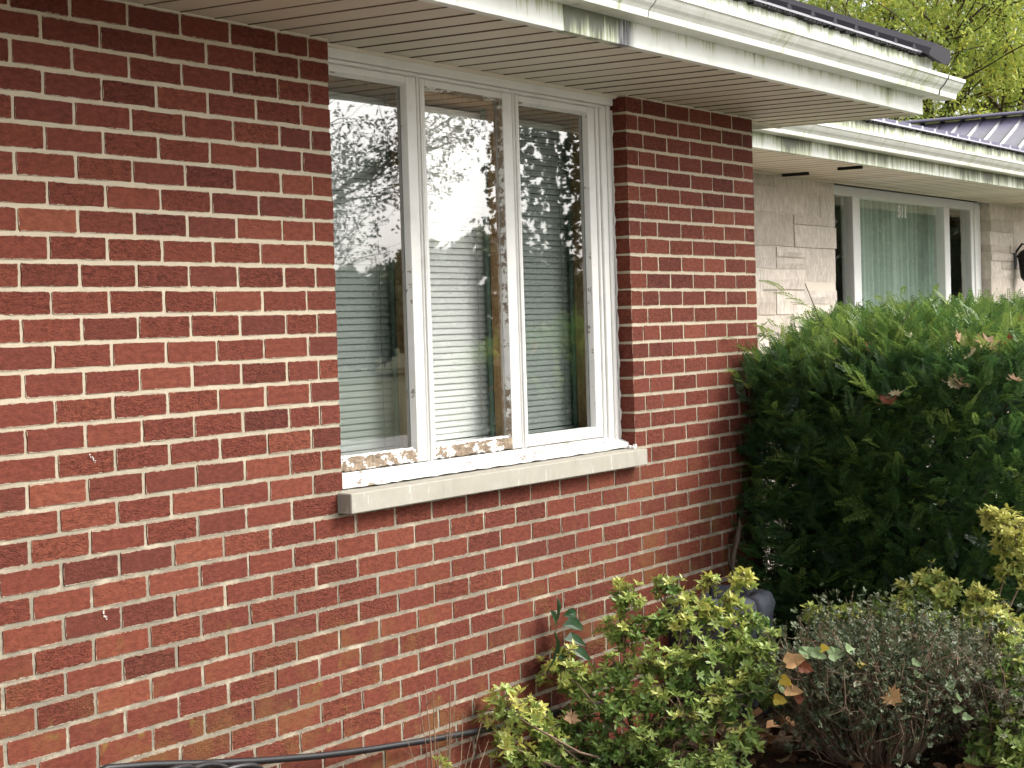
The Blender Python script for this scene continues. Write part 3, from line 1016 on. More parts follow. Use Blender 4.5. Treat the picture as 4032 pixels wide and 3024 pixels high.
    while q < xr_ - .05:
        if q > x0 + .03:
            vs = []
            for yy in (ye - .001, yr):
                zz = ze + .0085 + (yy - ye) * pitch
                vs += [(q - .026, yy, zz), (q - .008, yy, zz + .021), (q + .008, yy, zz + .021), (q + .026, yy, zz)]
            put(MB().add(vs, [(0, 1, 5, 4), (1, 2, 6, 5), (2, 3, 7, 6), (0, 3, 2, 1), (4, 5, 6, 7)]), 'roof_rib', M['trim_dark'] if rake else M['roof_w_sky'])
        q += 0.2195 if rake else 0.2215
    # scalloped foam closure shows as a dark ragged line under the sheet edge
    cl = MB()
    q = x0
    r = random.Random(int(yf * 100) + 7)
    while q < xr_ - .03:
        w = r.uniform(.012, .04)
        cl.box(q, q + w * .8, ye + .002, ye + .03, ze - r.uniform(.003, .013), ze + .004)
        q += w
    put(cl, 'closure_strip', M['dark'])
    if rake:
        # rake trim: a folded cap that runs up the gable edge
        vs = []
        for yy in (ye - .03, yr):
            zz = ze + (yy - ye) * pitch
            vs += [(4.385, yy, zz + .004), (4.42, yy, zz + .035), (4.50, yy, zz + .062), (4.655, yy, zz + .050), (4.672, yy, zz + .038), (4.668, yy, zz - .002), (4.60, yy, zz - .02)]
        n_ = 7
        put(MB().add(vs, [(k, (k + 1) % n_, n_ + (k + 1) % n_, n_ + k) for k in range(n_)] + [tuple(range(n_ - 1, -1, -1)), tuple(range(n_, 2 * n_))]), 'rake_trim', M['trim_dark'])
    return root


eave('roof_eave', 'near roof eave with white gutter and taupe soffit over the triple window', -0.63, -1.0, 4.465, 4.595, 4.665,
     (M['fascia'], M['gutter'], M['flash']))
eave('roof_eave', 'far roof eave with mildewed fascia over the limestone wall', 0.535, WX1 + .004, 13.4, 13.4, 13.4,
     (M['fascia_w'], M['gutter'], M['flash_w']), y_wall=1.2, rake=False)

# black boxes stand in for the dark gaps of loose far soffit boards
for (xa, ya, xb_, yb_, w) in ((7.055, 1.169, 7.036, 1.005, 'nearer the wall'), (6.895, 0.747, 6.895, 0.602, 'nearer the fascia')):
    o = MB().box(xa - .016, xa + .016, min(ya, yb_), max(ya, yb_), Z0 - .017, Z0 - .0008).build('soffit_gap_box', M['dark'])
    tag(o, 'short black box standing in for a dark gap in the far soffit, the one %s' % w, 'slot')

# cross roof behind the wing
cr_root = thing('cross_roof', 'distant violet-grey ribbed metal roof beyond the far eave', 'roof', (16, 2.4, 3.6))
sl = 0.42
yy0, yy1 = 1.35, 5.2
xlo = 2.1
ca = MB()
ca.add([(16, yy0, 3.615), (16, yy1, 3.615), (16 - xlo, yy1, 3.615 - xlo * sl), (16 - xlo, yy0, 3.615 - xlo * sl)], [(0, 1, 2, 3)])
ca.v = [tuple(Vector(q) - Vector((16, 2.4, 3.6))) for q in ca.v]
ca.build('roof_sheet', M['roof_w_sky'], cr_root)
q = yy0 + .1
while q < yy1:
    rb = MB()
    vs = []
    for xx in (16.0, 16 - xlo):
        z_ = 3.617 - (16 - xx) * sl
        vs += [(xx, q - .028, z_), (xx, q - .008, z_ + .024), (xx, q + .008, z_ + .024), (xx, q + .028, z_)]
    rb.add([tuple(Vector(v_) - Vector((16, 2.4, 3.6))) for v_ in vs], [(0, 1, 5, 4), (1, 2, 6, 5), (2, 3, 7, 6), (0, 3, 2, 1), (4, 5, 6, 7)])
    rb.build('roof_rib', M['roof'], cr_root)
    q += 0.2215
rc = MB().box(-.16, .16, yy0 - 2.4, yy1 - 2.4, .022, .05, .01)
rc.build('ridge_cap', M['roof_w_sky'], cr_root)

# ------------------------------------------------------------------ limestone wing
YW = 1.21
lw = thing('limestone_wall', 'pale tan limestone block wall of the far wing', 'wall', (6.0, YW, 0))
lo = Vector((6.0, YW, 0))
mo = MB()
mo.box(WX1, 7.962, YW + .006, YW + .2, -.1, Z0)
mo.box(11.190, 13.4, YW + .006, YW + .2, -.1, Z0)
mo.box(7.962, 11.190, YW + .006, YW + .2, -.1, 0.9)
mo.v = [tuple(Vector(p_) - lo) for p_ in mo.v]
k = N('pale_mortar')
mm = k.done(k.mix(k.noise(40, 4), (0.60, 0.54, 0.45), (0.70, 0.63, 0.53)), 0.95)
mo.build('mortar', mm, lw)


def stone(x0, x1, z0, z1, depth=0.03, seed=0):
    r = random.Random(seed * 77 + int(x0 * 100))
    nx_, nz_ = max(2, int((x1 - x0) / .12)), 2
    j = .0022
    b = .0035
    x0, x1, z0, z1 = x0 + b, x1 - b, z0 + b, z1 - b
    vs, fs = [], []
    py = r.uniform(-.010, .004)
    for i in range(nx_ + 1):
        for k_ in range(nz_ + 1):
            edge_ = i in (0, nx_) or k_ in (0, nz_)
            vs.append((x0 + (x1 - x0) * i / nx_ + r.uniform(-j, j), YW + py + (0.002 if edge_ else r.uniform(-.012, -.002)), z0 + (z1 - z0) * k_ / nz_ + r.uniform(-j, j)))
    for i in range(nx_):
        for k_ in range(nz_):
            a = i * (nz_ + 1) + k_
            fs.append((a, a + nz_ + 1, a + nz_ + 2, a + 1))
    ring = [i * (nz_ + 1) for i in range(nx_ + 1)] + [nx_ * (nz_ + 1) + k_ for k_ in range(1, nz_ + 1)] + [i * (nz_ + 1) + nz_ for i in range(nx_ - 1, -1, -1)] + [k_ for k_ in range(nz_ - 1, 0, -1)]
    n0 = len(vs)
    vs += [(vs[i][0], YW + depth, vs[i][2]) for i in ring]
    m_ = len(ring)
    fs += [(ring[i], n0 + i, n0 + (i + 1) % m_, ring[(i + 1) % m_]) for i in range(m_)]
    mb = MB().add([tuple(Vector(p_) - lo) for p_ in vs], fs)
    return mb.build('stone', M['stone'], lw)


# blocks seen left of the far window, measured; then plain random ashlar
left = [(6.55, 7.02, 2.365, 2.45), (7.02, 7.455, 2.215, 2.45), (7.455, 7.966, 2.363, 2.45), (6.40, 7.02, 2.215, 2.365), (7.455, 7.725, 2.215, 2.363), (7.725, 7.966, 2.155, 2.363),
        (6.60, 7.29, 2.015, 2.215), (7.29, 7.725, 2.155, 2.215), (7.29, 7.966, 2.015, 2.155), (6.62, 7.02, 1.878, 2.015), (7.02, 7.455, 1.948, 2.015), (7.02, 7.455, 1.878, 1.948), (7.455, 7.966, 1.80, 2.015),
        (6.5, 6.8, 1.70, 1.878), (6.8, 7.455, 1.75, 1.878), (7.0, 7.25, 1.60, 1.75), (7.25, 7.966, 1.66, 1.75), (6.6, 7.0, 1.60, 1.75), (7.25, 7.966, 1.52, 1.66), (6.5, 7.25, 1.48, 1.60),
        (6.5, 6.95, 1.28, 1.48), (6.95, 7.5, 1.28, 1.48), (7.5, 7.966, 1.28, 1.52)]
for i, s in enumerate(left):
    stone(*s, seed=i)
r = random.Random(21)
for (xa, xb_, zt) in ((6.4, 7.966, 1.28), (11.182, 13.3, 2.45)):
    z = zt
    while z > 0.4:
        h = min(r.choice([.065, .10, .135, .135, .2]), z - .3)
        x = xa
        while x < xb_ - .05:
            w = min(r.uniform(.25, .62), xb_ - x)
            if xb_ - x - w < .12:
                w = xb_ - x
            if h > .13 and r.random() < .35 and w > .3:
                stone(x, x + w, z - h * .5, z, seed=r.randrange(999), depth=.1 if abs(x - xa) < .01 and xa > 11 else .03)
                stone(x, x + w, z - h, z - h * .5, seed=r.randrange(999), depth=.1 if abs(x - xa) < .01 and xa > 11 else .03)
            else:
                stone(x, x + w, z - h, z, seed=r.randrange(999), depth=.1 if abs(x - xa) < .01 and xa > 11 else .03)
            x += w
        z -= h

# picture window of the wing
pw = thing('picture_window', 'white picture window in the far limestone wall with side lights', 'window', (7.965, YW + .08, 0.9))
po = Vector((7.965, YW + .08, 0.9))
PW0, PW1, PY = 7.967, 11.180, YW + .085


def pp(mb, nm, mat, parent=pw):
    mb.v = [tuple(Vector(p_) - po) for p_ in mb.v]
    return mb.build(nm, mat, parent)


pp(MB().box(PW0, PW1, PY, PY + .09, 2.383, 2.4485, .004), 'head', M['white'])
pp(MB().box(PW0, PW1, PY, PY + .09, 0.9, 0.99, .004), 'sill', M['white'])
pp(MB().box(PW0, 8.02, PY + .002, PY + .09, 0.99, 2.383, .004), 'jamb', M['white'])
pp(MB().box(11.04, PW1, PY - .008, PY + .09, 0.99, 2.44, .004).box(10.975, 11.0405, PY + .003, PY + .09, 0.99, 2.383, .004), 'jamb', M['white'])
pp(MB().box(8.495, 8.572, PY + .001, PY + .09, 0.99, 2.3835, .004).box(8.573, 8.655, PY + .012, PY + .09, 0.99, 2.3835, .004), 'mullion', M['white'])
pp(MB().box(10.345, 10.465, PY + .001, PY + .09, 0.99, 2.3835, .004), 'mullion', M['white'])
for a, b in ((8.02, 8.495), (8.655, 10.345), (10.465, 10.975)):
    pp(MB().add([(a, PY + .035, .99), (b, PY + .035, .99), (b, PY + .035, 2.383), (a, PY + .035, 2.383)], [(0, 1, 2, 3)]), 'pane', M['glass_w'])
r2 = MB()
r2.add([(7.7, YW + .2, .5), (11.5, YW + .2, .5), (11.5, 4.5, .5), (7.7, 4.5, .5), (7.7, YW + .2, 2.5), (11.5, YW + .2, 2.5), (11.5, 4.5, 2.5), (7.7, 4.5, 2.5)],
       [(0, 1, 2, 3), (7, 6, 5, 4), (1, 5, 6, 2), (0, 3, 7, 4), (3, 2, 6, 7)])
o = r2.build('wing_interior', M['room'])
o['kind'] = 'structure'
# curtain in folds
cu = MB()
n = 150
for i in range(n + 1):
    x = 8.85 + 1.78 * i / n
    y = YW + .30 + .03 * math.sin(i * 0.62) + .012 * math.sin(i * 1.37 + 1)
    cu.v += [(x, y, .8), (x, y, 2.4)]
for i in range(n):
    a = i * 2
    cu.f.append((a, a + 2, a + 3, a + 1))
o = cu.build('curtain', M['curtain'], smooth=True)
tag(o, 'pale green pleated curtain behind the far picture window', 'curtain')
# house number on the glass
hn = thing('house_number', 'white house number 511 stuck on the far picture window', 'sign', (9.425, PY + .030, 2.285))
for i, ch in enumerate('511'):
    fc = bpy.data.curves.new('digit', 'FONT')
    fc.body = ch
    fc.size = 0.112
    fc.extrude = .0006
    fc.offset = .0055
    ob = bpy.data.objects.new('digit', fc)
    COL.objects.link(ob)
    dg = bpy.context.evaluated_depsgraph_get()
    me = bpy.data.meshes.new_from_object(ob.evaluated_get(dg))
    bpy.data.objects.remove(ob)
    me.materials.clear()
    me.materials.append(M['digit'])
    link('digit', me, None, hn, (0.004 + i * 0.063, 0, -.004), (PI / 2, 0, 0))
# lantern by the frame edge
ln = thing('wall_lantern', 'black wall lantern on the limestone wall at the right edge', 'lamp', (11.82, YW - .11, 1.82))
vs, fs = [], []
prof = [(.0, 0.0), (.045, .004), (.065, .03), (.075, .10), (.085, .19), (.10, .205), (.06, .25), (.018, .275), (.0, .30)]
nseg = 12
mb = MB()
for (rr, zz) in prof:
    for k_ in range(nseg):
        t = 2 * PI * k_ / nseg
        mb.v.append((rr * math.cos(t), rr * math.sin(t), zz))
for i in range(len(prof) - 1):
    for k_ in range(nseg):
        mb.f.append((i * nseg + k_, i * nseg + (k_ + 1) % nseg, (i + 1) * nseg + (k_ + 1) % nseg, (i + 1) * nseg + k_))
mb.build('lantern_body', M['lantern'], ln, True)
MB().tube([(0, .0, .29), (0, .05, .31), (0, .12, .22)], .009, 6).build('bracket', M['lantern'], ln, True)
MB().box(-.045, .045, .105, .125, .10, .26, .006).build('wall_plate', M['lantern'], ln)

# ------------------------------------------------------------------ leaf shapes
def leaf(length, width, fold=.12, curl=0.0):
    V = np.array([(0, 0, 0), (length * .45, width * .5, fold * width - curl * .3), (length, 0, -curl), (length * .45, -width * .5, fold * width - curl * .3), (length * .45, 0, 0), (length * .75, width * .36, fold * width - curl * .6), (length * .75, -width * .36, fold * width - curl * .6)])
    F = np.array([(0, 4, 5, 1), (4, 2, 5, 5), (0, 3, 6, 4), (4, 6, 2, 2)])
    F = np.array([(0, 4, 5, 1), (4, 4, 2, 5), (0, 3, 6, 4), (4, 6, 2, 2)])
    # keep quads only: base-mid-side strips
    V = np.array([(0, 0, 0), (length * .5, width * .5, fold * width - curl * .4), (length, 0, -curl), (length * .5, -width * .5, fold * width - curl * .4)])
    F = np.array([(0, 3, 2, 1)])
    V2 = np.array([(0, 0, 0), (length * .3, width * .42, fold * width), (length * .68, width * .42, fold * width - curl * .5), (length, 0, -curl), (length * .68, -width * .42, fold * width - curl * .5), (length * .3, -width * .42, fold * width), (length * .35, 0, 0), (length * .7, 0, -curl * .4)])
    F2 = np.array([(0, 6, 7, 1), (1, 7, 3, 2), (0, 5, 4, 6), (6, 4, 3, 7)])
    return V2, F2


def join(parts):
    V, F, n = [], [], 0
    for v, f in parts:
        V.append(v)
        F.append(f + n)
        n += len(v)
    return np.concatenate(V), np.concatenate(F)


def rotz(t):
    c, s = math.cos(t), math.sin(t)
    return np.array([[c, -s, 0], [s, c, 0], [0, 0, 1]])


def roty(t):
    c, s = math.cos(t), math.sin(t)
    return np.array([[c, 0, s], [0, 1, 0], [-s, 0, c]])


def whorl(n, length, width, r, steep=False, flat=False):
    """leaves radiating round a shoot tip; the shoot points along +x"""
    parts = []
    for i in range(n):
        v, f = leaf(length * r.uniform(.7, 1.15), width * r.uniform(.8, 1.2), .15, length * r.uniform(-.1, .25))
        if flat:
            v, f = v[[0, 2, 3, 4]] * np.array([1, 1.15, 1]), np.array([(0, 3, 2, 1)])
        el = r.uniform(.75, 1.5) if not steep else r.uniform(.35, 1.2)
        v = v @ roty(-(PI / 2 - el)).T            # tilt up from the plane
        # leaf now rises; build round z then turn so z -> x
        v = v @ rotz(2 * PI * i / n + r.uniform(-.4, .4)).T
        v = v + np.array([0, 0, -r.uniform(0, .012)])
        v = v[:, [2, 0, 1]]
        parts.append((v, f))
    return join(parts)


def spray(length, nl, w, r, droop=.15):
    """flat yew shoot along +x with two ranks of needles"""
    parts = []
    n = int(length / .0075)
    for i in range(n):
        t = (i + .5) / n
        x = length * t
        z = -droop * length * t * t
        ln_ = nl * (0.55 + .6 * math.sin(PI * min(1, t * 1.05 + .12))) * r.uniform(.85, 1.1)
        for s in (-1, 1):
            an = s * math.radians(r.uniform(50, 72))
            d = np.array([math.cos(an), math.sin(an), r.uniform(.05, .3)])
            d /= np.linalg.norm(d)
            p = np.array([-d[1], d[0], 0]) * w * .5
            b0 = np.array([x, 0, z])
            parts.append((np.array([b0, b0 + d * ln_ * .5 + p, b0 + d * ln_, b0 + d * ln_ * .5 - p]), np.array([(0, 1, 2, 3)])))
    a = .0011
    parts.append((np.array([(0, -a, 0), (0, a, 0), (length, a * .4, -droop * length), (length, -a * .4, -droop * length)]), np.array([(0, 1, 2, 3)])))
    return join(parts)


R_ = random.Random(3)


def maple(size, r, ivy=False):
    """a lobed leaf outline, gently cupped, with a stalk"""
    lob = [(0, .0), (.10, .13), (-.06, .30), (.16, .30), (.20, .52), (.34, .34), (.45, .50), (.52, .30), (.78, .34), (.66, .18), (1.0, 0)]
    if ivy:
        lob = [(0, 0), (-.10, .18), (.02, .40), (.22, .46), (.40, .36), (.62, .30), (.84, .13), (1.0, 0)]
    up = [(x, y) for x, y in lob]
    dn = [(x, -y) for x, y in lob[-2:0:-1]]
    pts = up + dn
    vs = [(x * size + r.uniform(-.03, .03) * size, y * size * r.uniform(.9, 1.1), (abs(y) ** 1.5 * r.uniform(.2, .8) + (x - .5) ** 2 * .35) * size) for x, y in pts]
    c = (.35 * size, 0, .0)
    n = len(vs)
    vs.append(c)
    fs = [(i, (i + 1) % n, n) for i in range(n)]
    st = MB().add(vs, fs)
    st.tube([(0, 0, .0), (-.18 * size, .01 * size, .03 * size), (-.35 * size, .04 * size, .10 * size)], .008 * size + .0004, 4)
    return st


# ------------------------------------------------------------------ yew hedge
HC = np.array([4.98, -0.62, 0.0])
hedge = thing('yew_hedge', 'large clipped dark green yew bush at the corner of the brick wall', 'bush', tuple(HC))
SX, SY, ZTOP = 1.20, 0.80, 1.47


def hedge_r(p):
    q = np.abs((p - HC) / np.array([SX, SY, 1]))
    return (q[0] ** 6 + q[1] ** 6) ** (1 / 6)


protos = [spray(R_.uniform(.075, .13), .023, .0056, R_, R_.uniform(0, .3)) for _ in range(8)]
items = []
ntry = 0
while len(items) < 13000:
    ntry += 1
    # a rounded box: side walls and a domed top
    th = rng.uniform(0, 2 * PI)
    ct, st_ = math.cos(th), math.sin(th)
    den = (abs(ct) ** 6 + abs(st_) ** 6) ** (1 / 6)
    if rng.random() < 0.30:
        rad = math.sqrt(rng.random())
        z = ZTOP + .07 - .23 * rad ** 4 - abs(rng.normal(0, .045)) + .03 * math.sin(th * 5 + rad * 7)
        nrm = np.array([ct * .5 * rad, st_ * .5 * rad, 1.0])
    else:
        z = 0.14 + (ZTOP - .26) * rng.random() ** 0.8
        taper = 1 - .16 * max(0, (z - .95) / .4) ** 2 - .22 * max(0, (.5 - z) / .5) ** 2
        rad = taper * (1 - abs(rng.normal(0, .10))) + .03 * math.sin(th * 7 + z * 6)
        nrm = np.array([ct / SX, st_ / SY, .35])
    p = HC + np.array([SX * rad * ct / den, SY * rad * st_ / den, z])
    if p[1] > -.01 and p[0] < WX1 + .03:
        continue
    toward = np.dot((p - HC)[:2] / np.array([SX, SY]), np.array([-.62, -.78]))
    if toward < -.55 and p[0] > 4.7 and rng.random() < .9 and z < 1.36:
        continue
    d = nrm / np.linalg.norm(nrm) + rng.normal(0, .55, 3)
    d[2] += .15
    s = rng.uniform(.75, 1.25)
    fr = frame_from(d, rng.normal(0, .6)) * s
    depth = 1 - rad if rad <= 1 else 0
    tint = .48 + rng.normal(0, .16) + (.26 if z > ZTOP - .09 else 0)  # top sprays tinted lighter to paint the light from above
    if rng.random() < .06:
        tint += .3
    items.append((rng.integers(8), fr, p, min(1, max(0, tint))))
for _ in range(2600):
    p = np.array([rng.uniform(3.80, 4.75), rng.uniform(-.50, .16), rng.uniform(.12, 1.36)])
    if p[1] > -.02 and p[0] < WX1 + .04:
        continue
    items.append((rng.integers(8), frame_from(rng.normal(0, 1, 3)) * 1.1, p, max(0, rng.normal(.25, .12))))
# long pale new shoots reaching out of the clipped surface
lp = []


def plane_pt(x, y, base, dz=0.0):
    """where a pixel's sight line passes through the upright plane that faces the camera at a plant's base"""
    s = 4032 / 2212
    d = CAM_R * ((x * s - 2016) / 7347.75) - CAM_U * ((y * s - 1512) / 7347.75) + CAM_F
    nrm = Vector((CAM_F.x, CAM_F.y, 0)).normalized()
    t = (Vector((base[0], base[1], 0)) - Vector((CAM_P.x, CAM_P.y, 0))).dot(nrm) / d.dot(nrm)
    return np.array(CAM_P + d * t)


def hedge_hit(x, y):
    q_ = Vector(plane_pt(x, y, HC))
    d_ = (q_ - CAM_P).normalized()
    for t_ in range(700):
        c0 = CAM_P + d_ * (6.2 + t_ * .006)
        rr_ = hedge_r(np.array(c0))
        if rr_ < .99 and c0.z < ZTOP + .06 - .23 * rr_ ** 4:
            return np.array(c0)
    return None


def shoot(p0, p1, tint, n=None):
    p0, p1 = np.array(p0), np.array(p1)
    d = p1 - p0
    ln_ = np.linalg.norm(d)
    n = n or max(2, int(ln_ / .05))
    for i in range(n):
        q = p0 + d * (i / n)
        q[2] += -.03 * math.sin(PI * i / n) * 0
        fr = frame_from(d + rng.normal(0, .05, 3), rng.normal(0, .25)) * (.92 - .25 * i / n)
        items.append((rng.integers(8), fr, q, min(1, tint + rng.normal(0, .06))))


def pxz(x, y, yy):
    return np.array(px(x, y, 1, yy))


for (a, b, c_, d_, yy) in ((1790, 690, 1645, 607, -.30), (1760, 700, 1690, 610 + 70, -.25), (1900, 690, 1890, 640, -.5), (1945, 690, 1935, 620, -.55), (2000, 680, 2010, 610, -.6), (1840, 720, 1960, 640, -.45), (1905, 875, 1775, 760, -.62), (1905, 875, 1840, 815, -.62),
                           (2055, 935, 2000, 860, -.78), (2055, 935, 2105, 850, -.78), (1950, 1010, 1850, 935, -.7), (2212, 1025, 2145, 1000, -.8), (1650, 790, 1560, 720, -.08), (1640, 740, 1645, 690, -.1), (1660, 735, 1668, 690, -.12), (1735, 760, 1775, 690, -.3),
                           (2090, 800, 2190, 720, -.75), (2100, 740, 2140, 680, -.7), (1620, 840, 1560, 790, -.03), (2150, 960, 2080, 900, -.8), (2170, 700, 2200, 640, -.8), (2080, 690, 2060, 640, -.6), (1700, 760, 1690, 715, -.2), (1820, 700, 1800, 655, -.35)):
    h0 = hedge_hit(a, b)
    if h0 is None:
        h0 = pxz(a, b, yy)
    h1 = plane_pt(c_, d_, h0) - np.array([CAM_F.x, CAM_F.y, 0]) * rng.uniform(.10, .22)
    shoot(h0 + np.array([CAM_F.x, CAM_F.y, 0]) * .02, h1, .92)
for _ in range(70):
    xx_, yy_ = rng.uniform(1640, 2230), rng.uniform(780, 1180)
    h0 = hedge_hit(xx_, yy_)
    if h0 is None:
        continue
    f_ = np.array([CAM_F.x, CAM_F.y, 0])
    shoot(h0 + f_ * .02, h0 - f_ * rng.uniform(.06, .14) + np.array([CAM_R.x, CAM_R.y, 0]) * rng.uniform(-.13, .10) + np.array([0, 0, rng.uniform(.02, .13)]), rng.uniform(.55, .85))
for _ in range(260):
    th = rng.uniform(0, 2 * PI)
    rad = math.sqrt(rng.random()) * .97
    den = (abs(math.cos(th)) ** 6 + abs(math.sin(th)) ** 6) ** (1 / 6)
    p = HC + np.array([SX * rad * math.cos(th) / den, SY * rad * math.sin(th) / den, ZTOP + .03 - .23 * rad ** 4])
    if p[1] > -.03 and p[0] < WX1 + .05:
        continue
    shoot(p, p + np.array([rng.normal(0, .05), rng.normal(0, .05), rng.uniform(.05, .17)]), rng.uniform(.55, .95), 2)
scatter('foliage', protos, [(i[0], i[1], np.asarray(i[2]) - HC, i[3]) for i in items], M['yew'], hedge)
# bare stems inside
stm = MB()
for i in range(16):
    b = np.array([rng.normal(0, .22), rng.normal(0, .16), 0])
    th = rng.uniform(0, 2 * PI)
    e = np.array([SX * .8 * math.cos(th), SY * .8 * math.sin(th), rng.uniform(.7, 1.35)])
    m1 = b * .7 + e * .3 + np.array([rng.normal(0, .06), rng.normal(0, .06), .1])
    pts = [b, m1, e]
    stm.tube(pts, [.024, .016, .006], 6)
    for j in range(7):
        t = rng.uniform(.25, 1)
        q = m1 * (1 - t) + e * t
        stm.tube([q, q + rng.normal(0, .09, 3), q + rng.normal(0, .2, 3)], [.006, .004, .002], 4)
stm.v = [tuple(q) for q in stm.v]
stm.build('stem', M['bark'], hedge, True)
inn = []
core_protos = [spray(.12, .028, .011, R_, .1) for _ in range(3)]
for _ in range(3600):
    th = rng.uniform(0, 2 * PI)
    rad = rng.uniform(.35, .92)
    p = np.array([SX * rad * math.cos(th), SY * rad * math.sin(th), rng.uniform(.1, ZTOP - .12)])
    if p[1] + HC[1] > -.02 and p[0] + HC[0] < WX1 + .03:
        continue
    inn.append((rng.integers(3), frame_from(rng.normal(0, 1, 3)) * 1.2, p, rng.uniform(0, .2)))  # darkest tints put the bush's shaded interior into the colour
scatter('inner_foliage', core_protos, inn, M['yew'], hedge)

# ------------------------------------------------------------------ azaleas
WH = [whorl(R_.choice([6, 7, 8]), .031, .0118, R_) for _ in range(8)]


def azalea(name, label, base, clusters, tint0, nper=66, rad=.075):
    root = thing(name, label, 'bush', tuple(base))
    base = np.array(base, float)
    br = MB()
    its = []
    prevc = None
    for (c, cr_, tn) in clusters:
        c = np.array(c) - base
        b0 = np.array([rng.normal(0, .03), rng.normal(0, .03), 0.0])
        mid = b0 * .5 + c * .5 + rng.normal(0, .03, 3) - np.array([0, 0, .03])
        if tn >= .4 and prevc is not None:
            b0, mid = prevc, (prevc + c) / 2 + rng.normal(0, .01, 3)
        br.tube([b0, mid, c], [.0075, .005, .003] if tn < .4 else [.003, .0026, .002], 5)
        prevc = c
        for _ in range(int(nper * (cr_ / rad) ** 1.6)):
            v = rng.normal(0, 1, 3)
            v /= np.linalg.norm(v)
            rr = 1.08 * cr_ * rng.uniform(.2, 1.5)
            q = c + v * rr * np.array([1, 1, .85])
            if q[2] + base[2] < .02 or q[1] + base[1] > -.02:
                continue
            br.tube([c + rng.normal(0, .01, 3), (c + q) / 2 + rng.normal(0, .008, 3), q], [.0022, .0017, .0012], 4, False)
            up = np.array([0, 0, .75]) + v * .7 + rng.normal(0, .3, 3)
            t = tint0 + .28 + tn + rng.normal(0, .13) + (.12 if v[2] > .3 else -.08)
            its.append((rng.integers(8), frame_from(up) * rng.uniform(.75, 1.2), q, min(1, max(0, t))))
            if rng.random() < .6:
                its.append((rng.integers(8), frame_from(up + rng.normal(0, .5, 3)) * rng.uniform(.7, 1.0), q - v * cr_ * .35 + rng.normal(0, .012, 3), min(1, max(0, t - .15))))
    br.build('branches', M['twig'], root, True)
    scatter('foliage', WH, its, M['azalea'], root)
    return root


def clus(lst, base, dep):
    out = []
    f = np.array([CAM_F.x, CAM_F.y, 0])
    for (x, y, r_, tn, dd) in lst:
        p = plane_pt(x, y, base) + f * dd
        c0 = np.array(CAM_P)
        if p[1] > -.10:
            p = c0 + (p - c0) * (-.10 - c0[1]) / (p[1] - c0[1])
        out.append((p, r_ * 1.8228 / 7347.75 * 5.7, tn))
    return out


B1 = (2.35, -.30, .01)
azalea('azalea_bush', 'yellow-green small-leaved bush against the foot of the brick wall', B1,
       clus([(1095, 1535, 46, .28, -.02), (1150, 1560, 44, .22, .0), (1185, 1600, 40, .05, -.1), (1215, 1445, 44, .32, .05), (1260, 1480, 44, .1, .0), (1130, 1625, 30, .15, -.1), (1090, 1600, 26, .2, -.05),
             (1250, 1570, 48, -.05, -.05), (1320, 1520, 50, .0, -.1), (1330, 1450, 44, .06, .0), (1300, 1610, 50, -.12, -.12), (1380, 1590, 55, -.05, -.18), (1390, 1500, 50, .05, -.1),
             (1345, 1370, 44, .12, .1), (1350, 1305, 36, .2, .15), (1400, 1430, 46, .15, -.05), (1420, 1360, 40, .0, .1), (1450, 1280, 30, .1, .18), (1500, 1310, 30, .3, .15), (1480, 1345, 36, .25, .05),
             (1540, 1340, 36, .2, .1), (1545, 1275, 22, .35, .2), (1610, 1262, 24, .42, .2), (1585, 1320, 24, .3, .15), (1470, 1440, 50, -.08, -.05), (1530, 1420, 46, .02, -.05), (1590, 1405, 44, .0, .0),
             (1470, 1530, 55, .0, -.2), (1550, 1500, 50, .08, -.15), (1600, 1470, 36, .1, -.1), (1450, 1620, 55, -.1, -.3), (1530, 1600, 50, .06, -.3), (1590, 1560, 36, .1, -.25), (1560, 1655, 50, -.1, -.35), (1625, 1350, 30, .0, .1),
             (1250, 1650, 40, -.1, -.2), (1370, 1660, 50, -.15, -.3), (1632, 1425, 40, .05, -.05), (1655, 1390, 28, .15, .0), (1640, 1480, 38, -.05, -.1), (1600, 1375, 30, .15, .05)], B1, .1), .30)
B2 = (3.55, -1.02, .01)
azalea('azalea_bush', 'yellow-green leafy bush between the brown twiggy bush and the yew', B2,
       clus([(1790, 1345, 36, .1, .0), (1850, 1340, 40, .05, .0), (1760, 1330, 26, .15, .0), (1900, 1375, 36, .0, -.1), (2010, 1260, 40, .22, .1), (1985, 1290, 40, .2, .1), (2050, 1280, 40, .3, .05), (2110, 1300, 44, .28, .0), (2080, 1340, 44, .15, -.05),
             (2150, 1330, 44, .25, -.05), (1950, 1330, 36, .05, .0), (2000, 1350, 40, .0, -.05), (2190, 1360, 40, .15, -.1), (1900, 1320, 24, .0, .05), (2215, 1240, 34, .2, .0), (2205, 1190, 34, .4, .0), (2195, 1140, 34, .5, .0), (2165, 1125, 30, .55, .0), (2130, 1110, 16, .5, .0), (2170, 1190, 22, .4, .05),
             (2180, 1240, 22, .2, .05)], B2, .1), .36)
B3 = (2.75, -1.38, .01)
azalea('azalea_bush', 'green leafy bush at the bottom right corner beside the brown twiggy bush', B3,
       clus([(2170, 1480, 44, .0, .0), (2205, 1430, 40, .05, .0), (2150, 1540, 44, -.08, .0), (2195, 1570, 50, .0, -.1), (2130, 1600, 36, -.1, .0), (2160, 1640, 44, .15, -.1), (2210, 1640, 44, .2, -.15), (2110, 1650, 26, .1, 0), (2190, 1400, 30, .3, .1), (2225, 1500, 40, .1, 0)], B3, .1), .28)

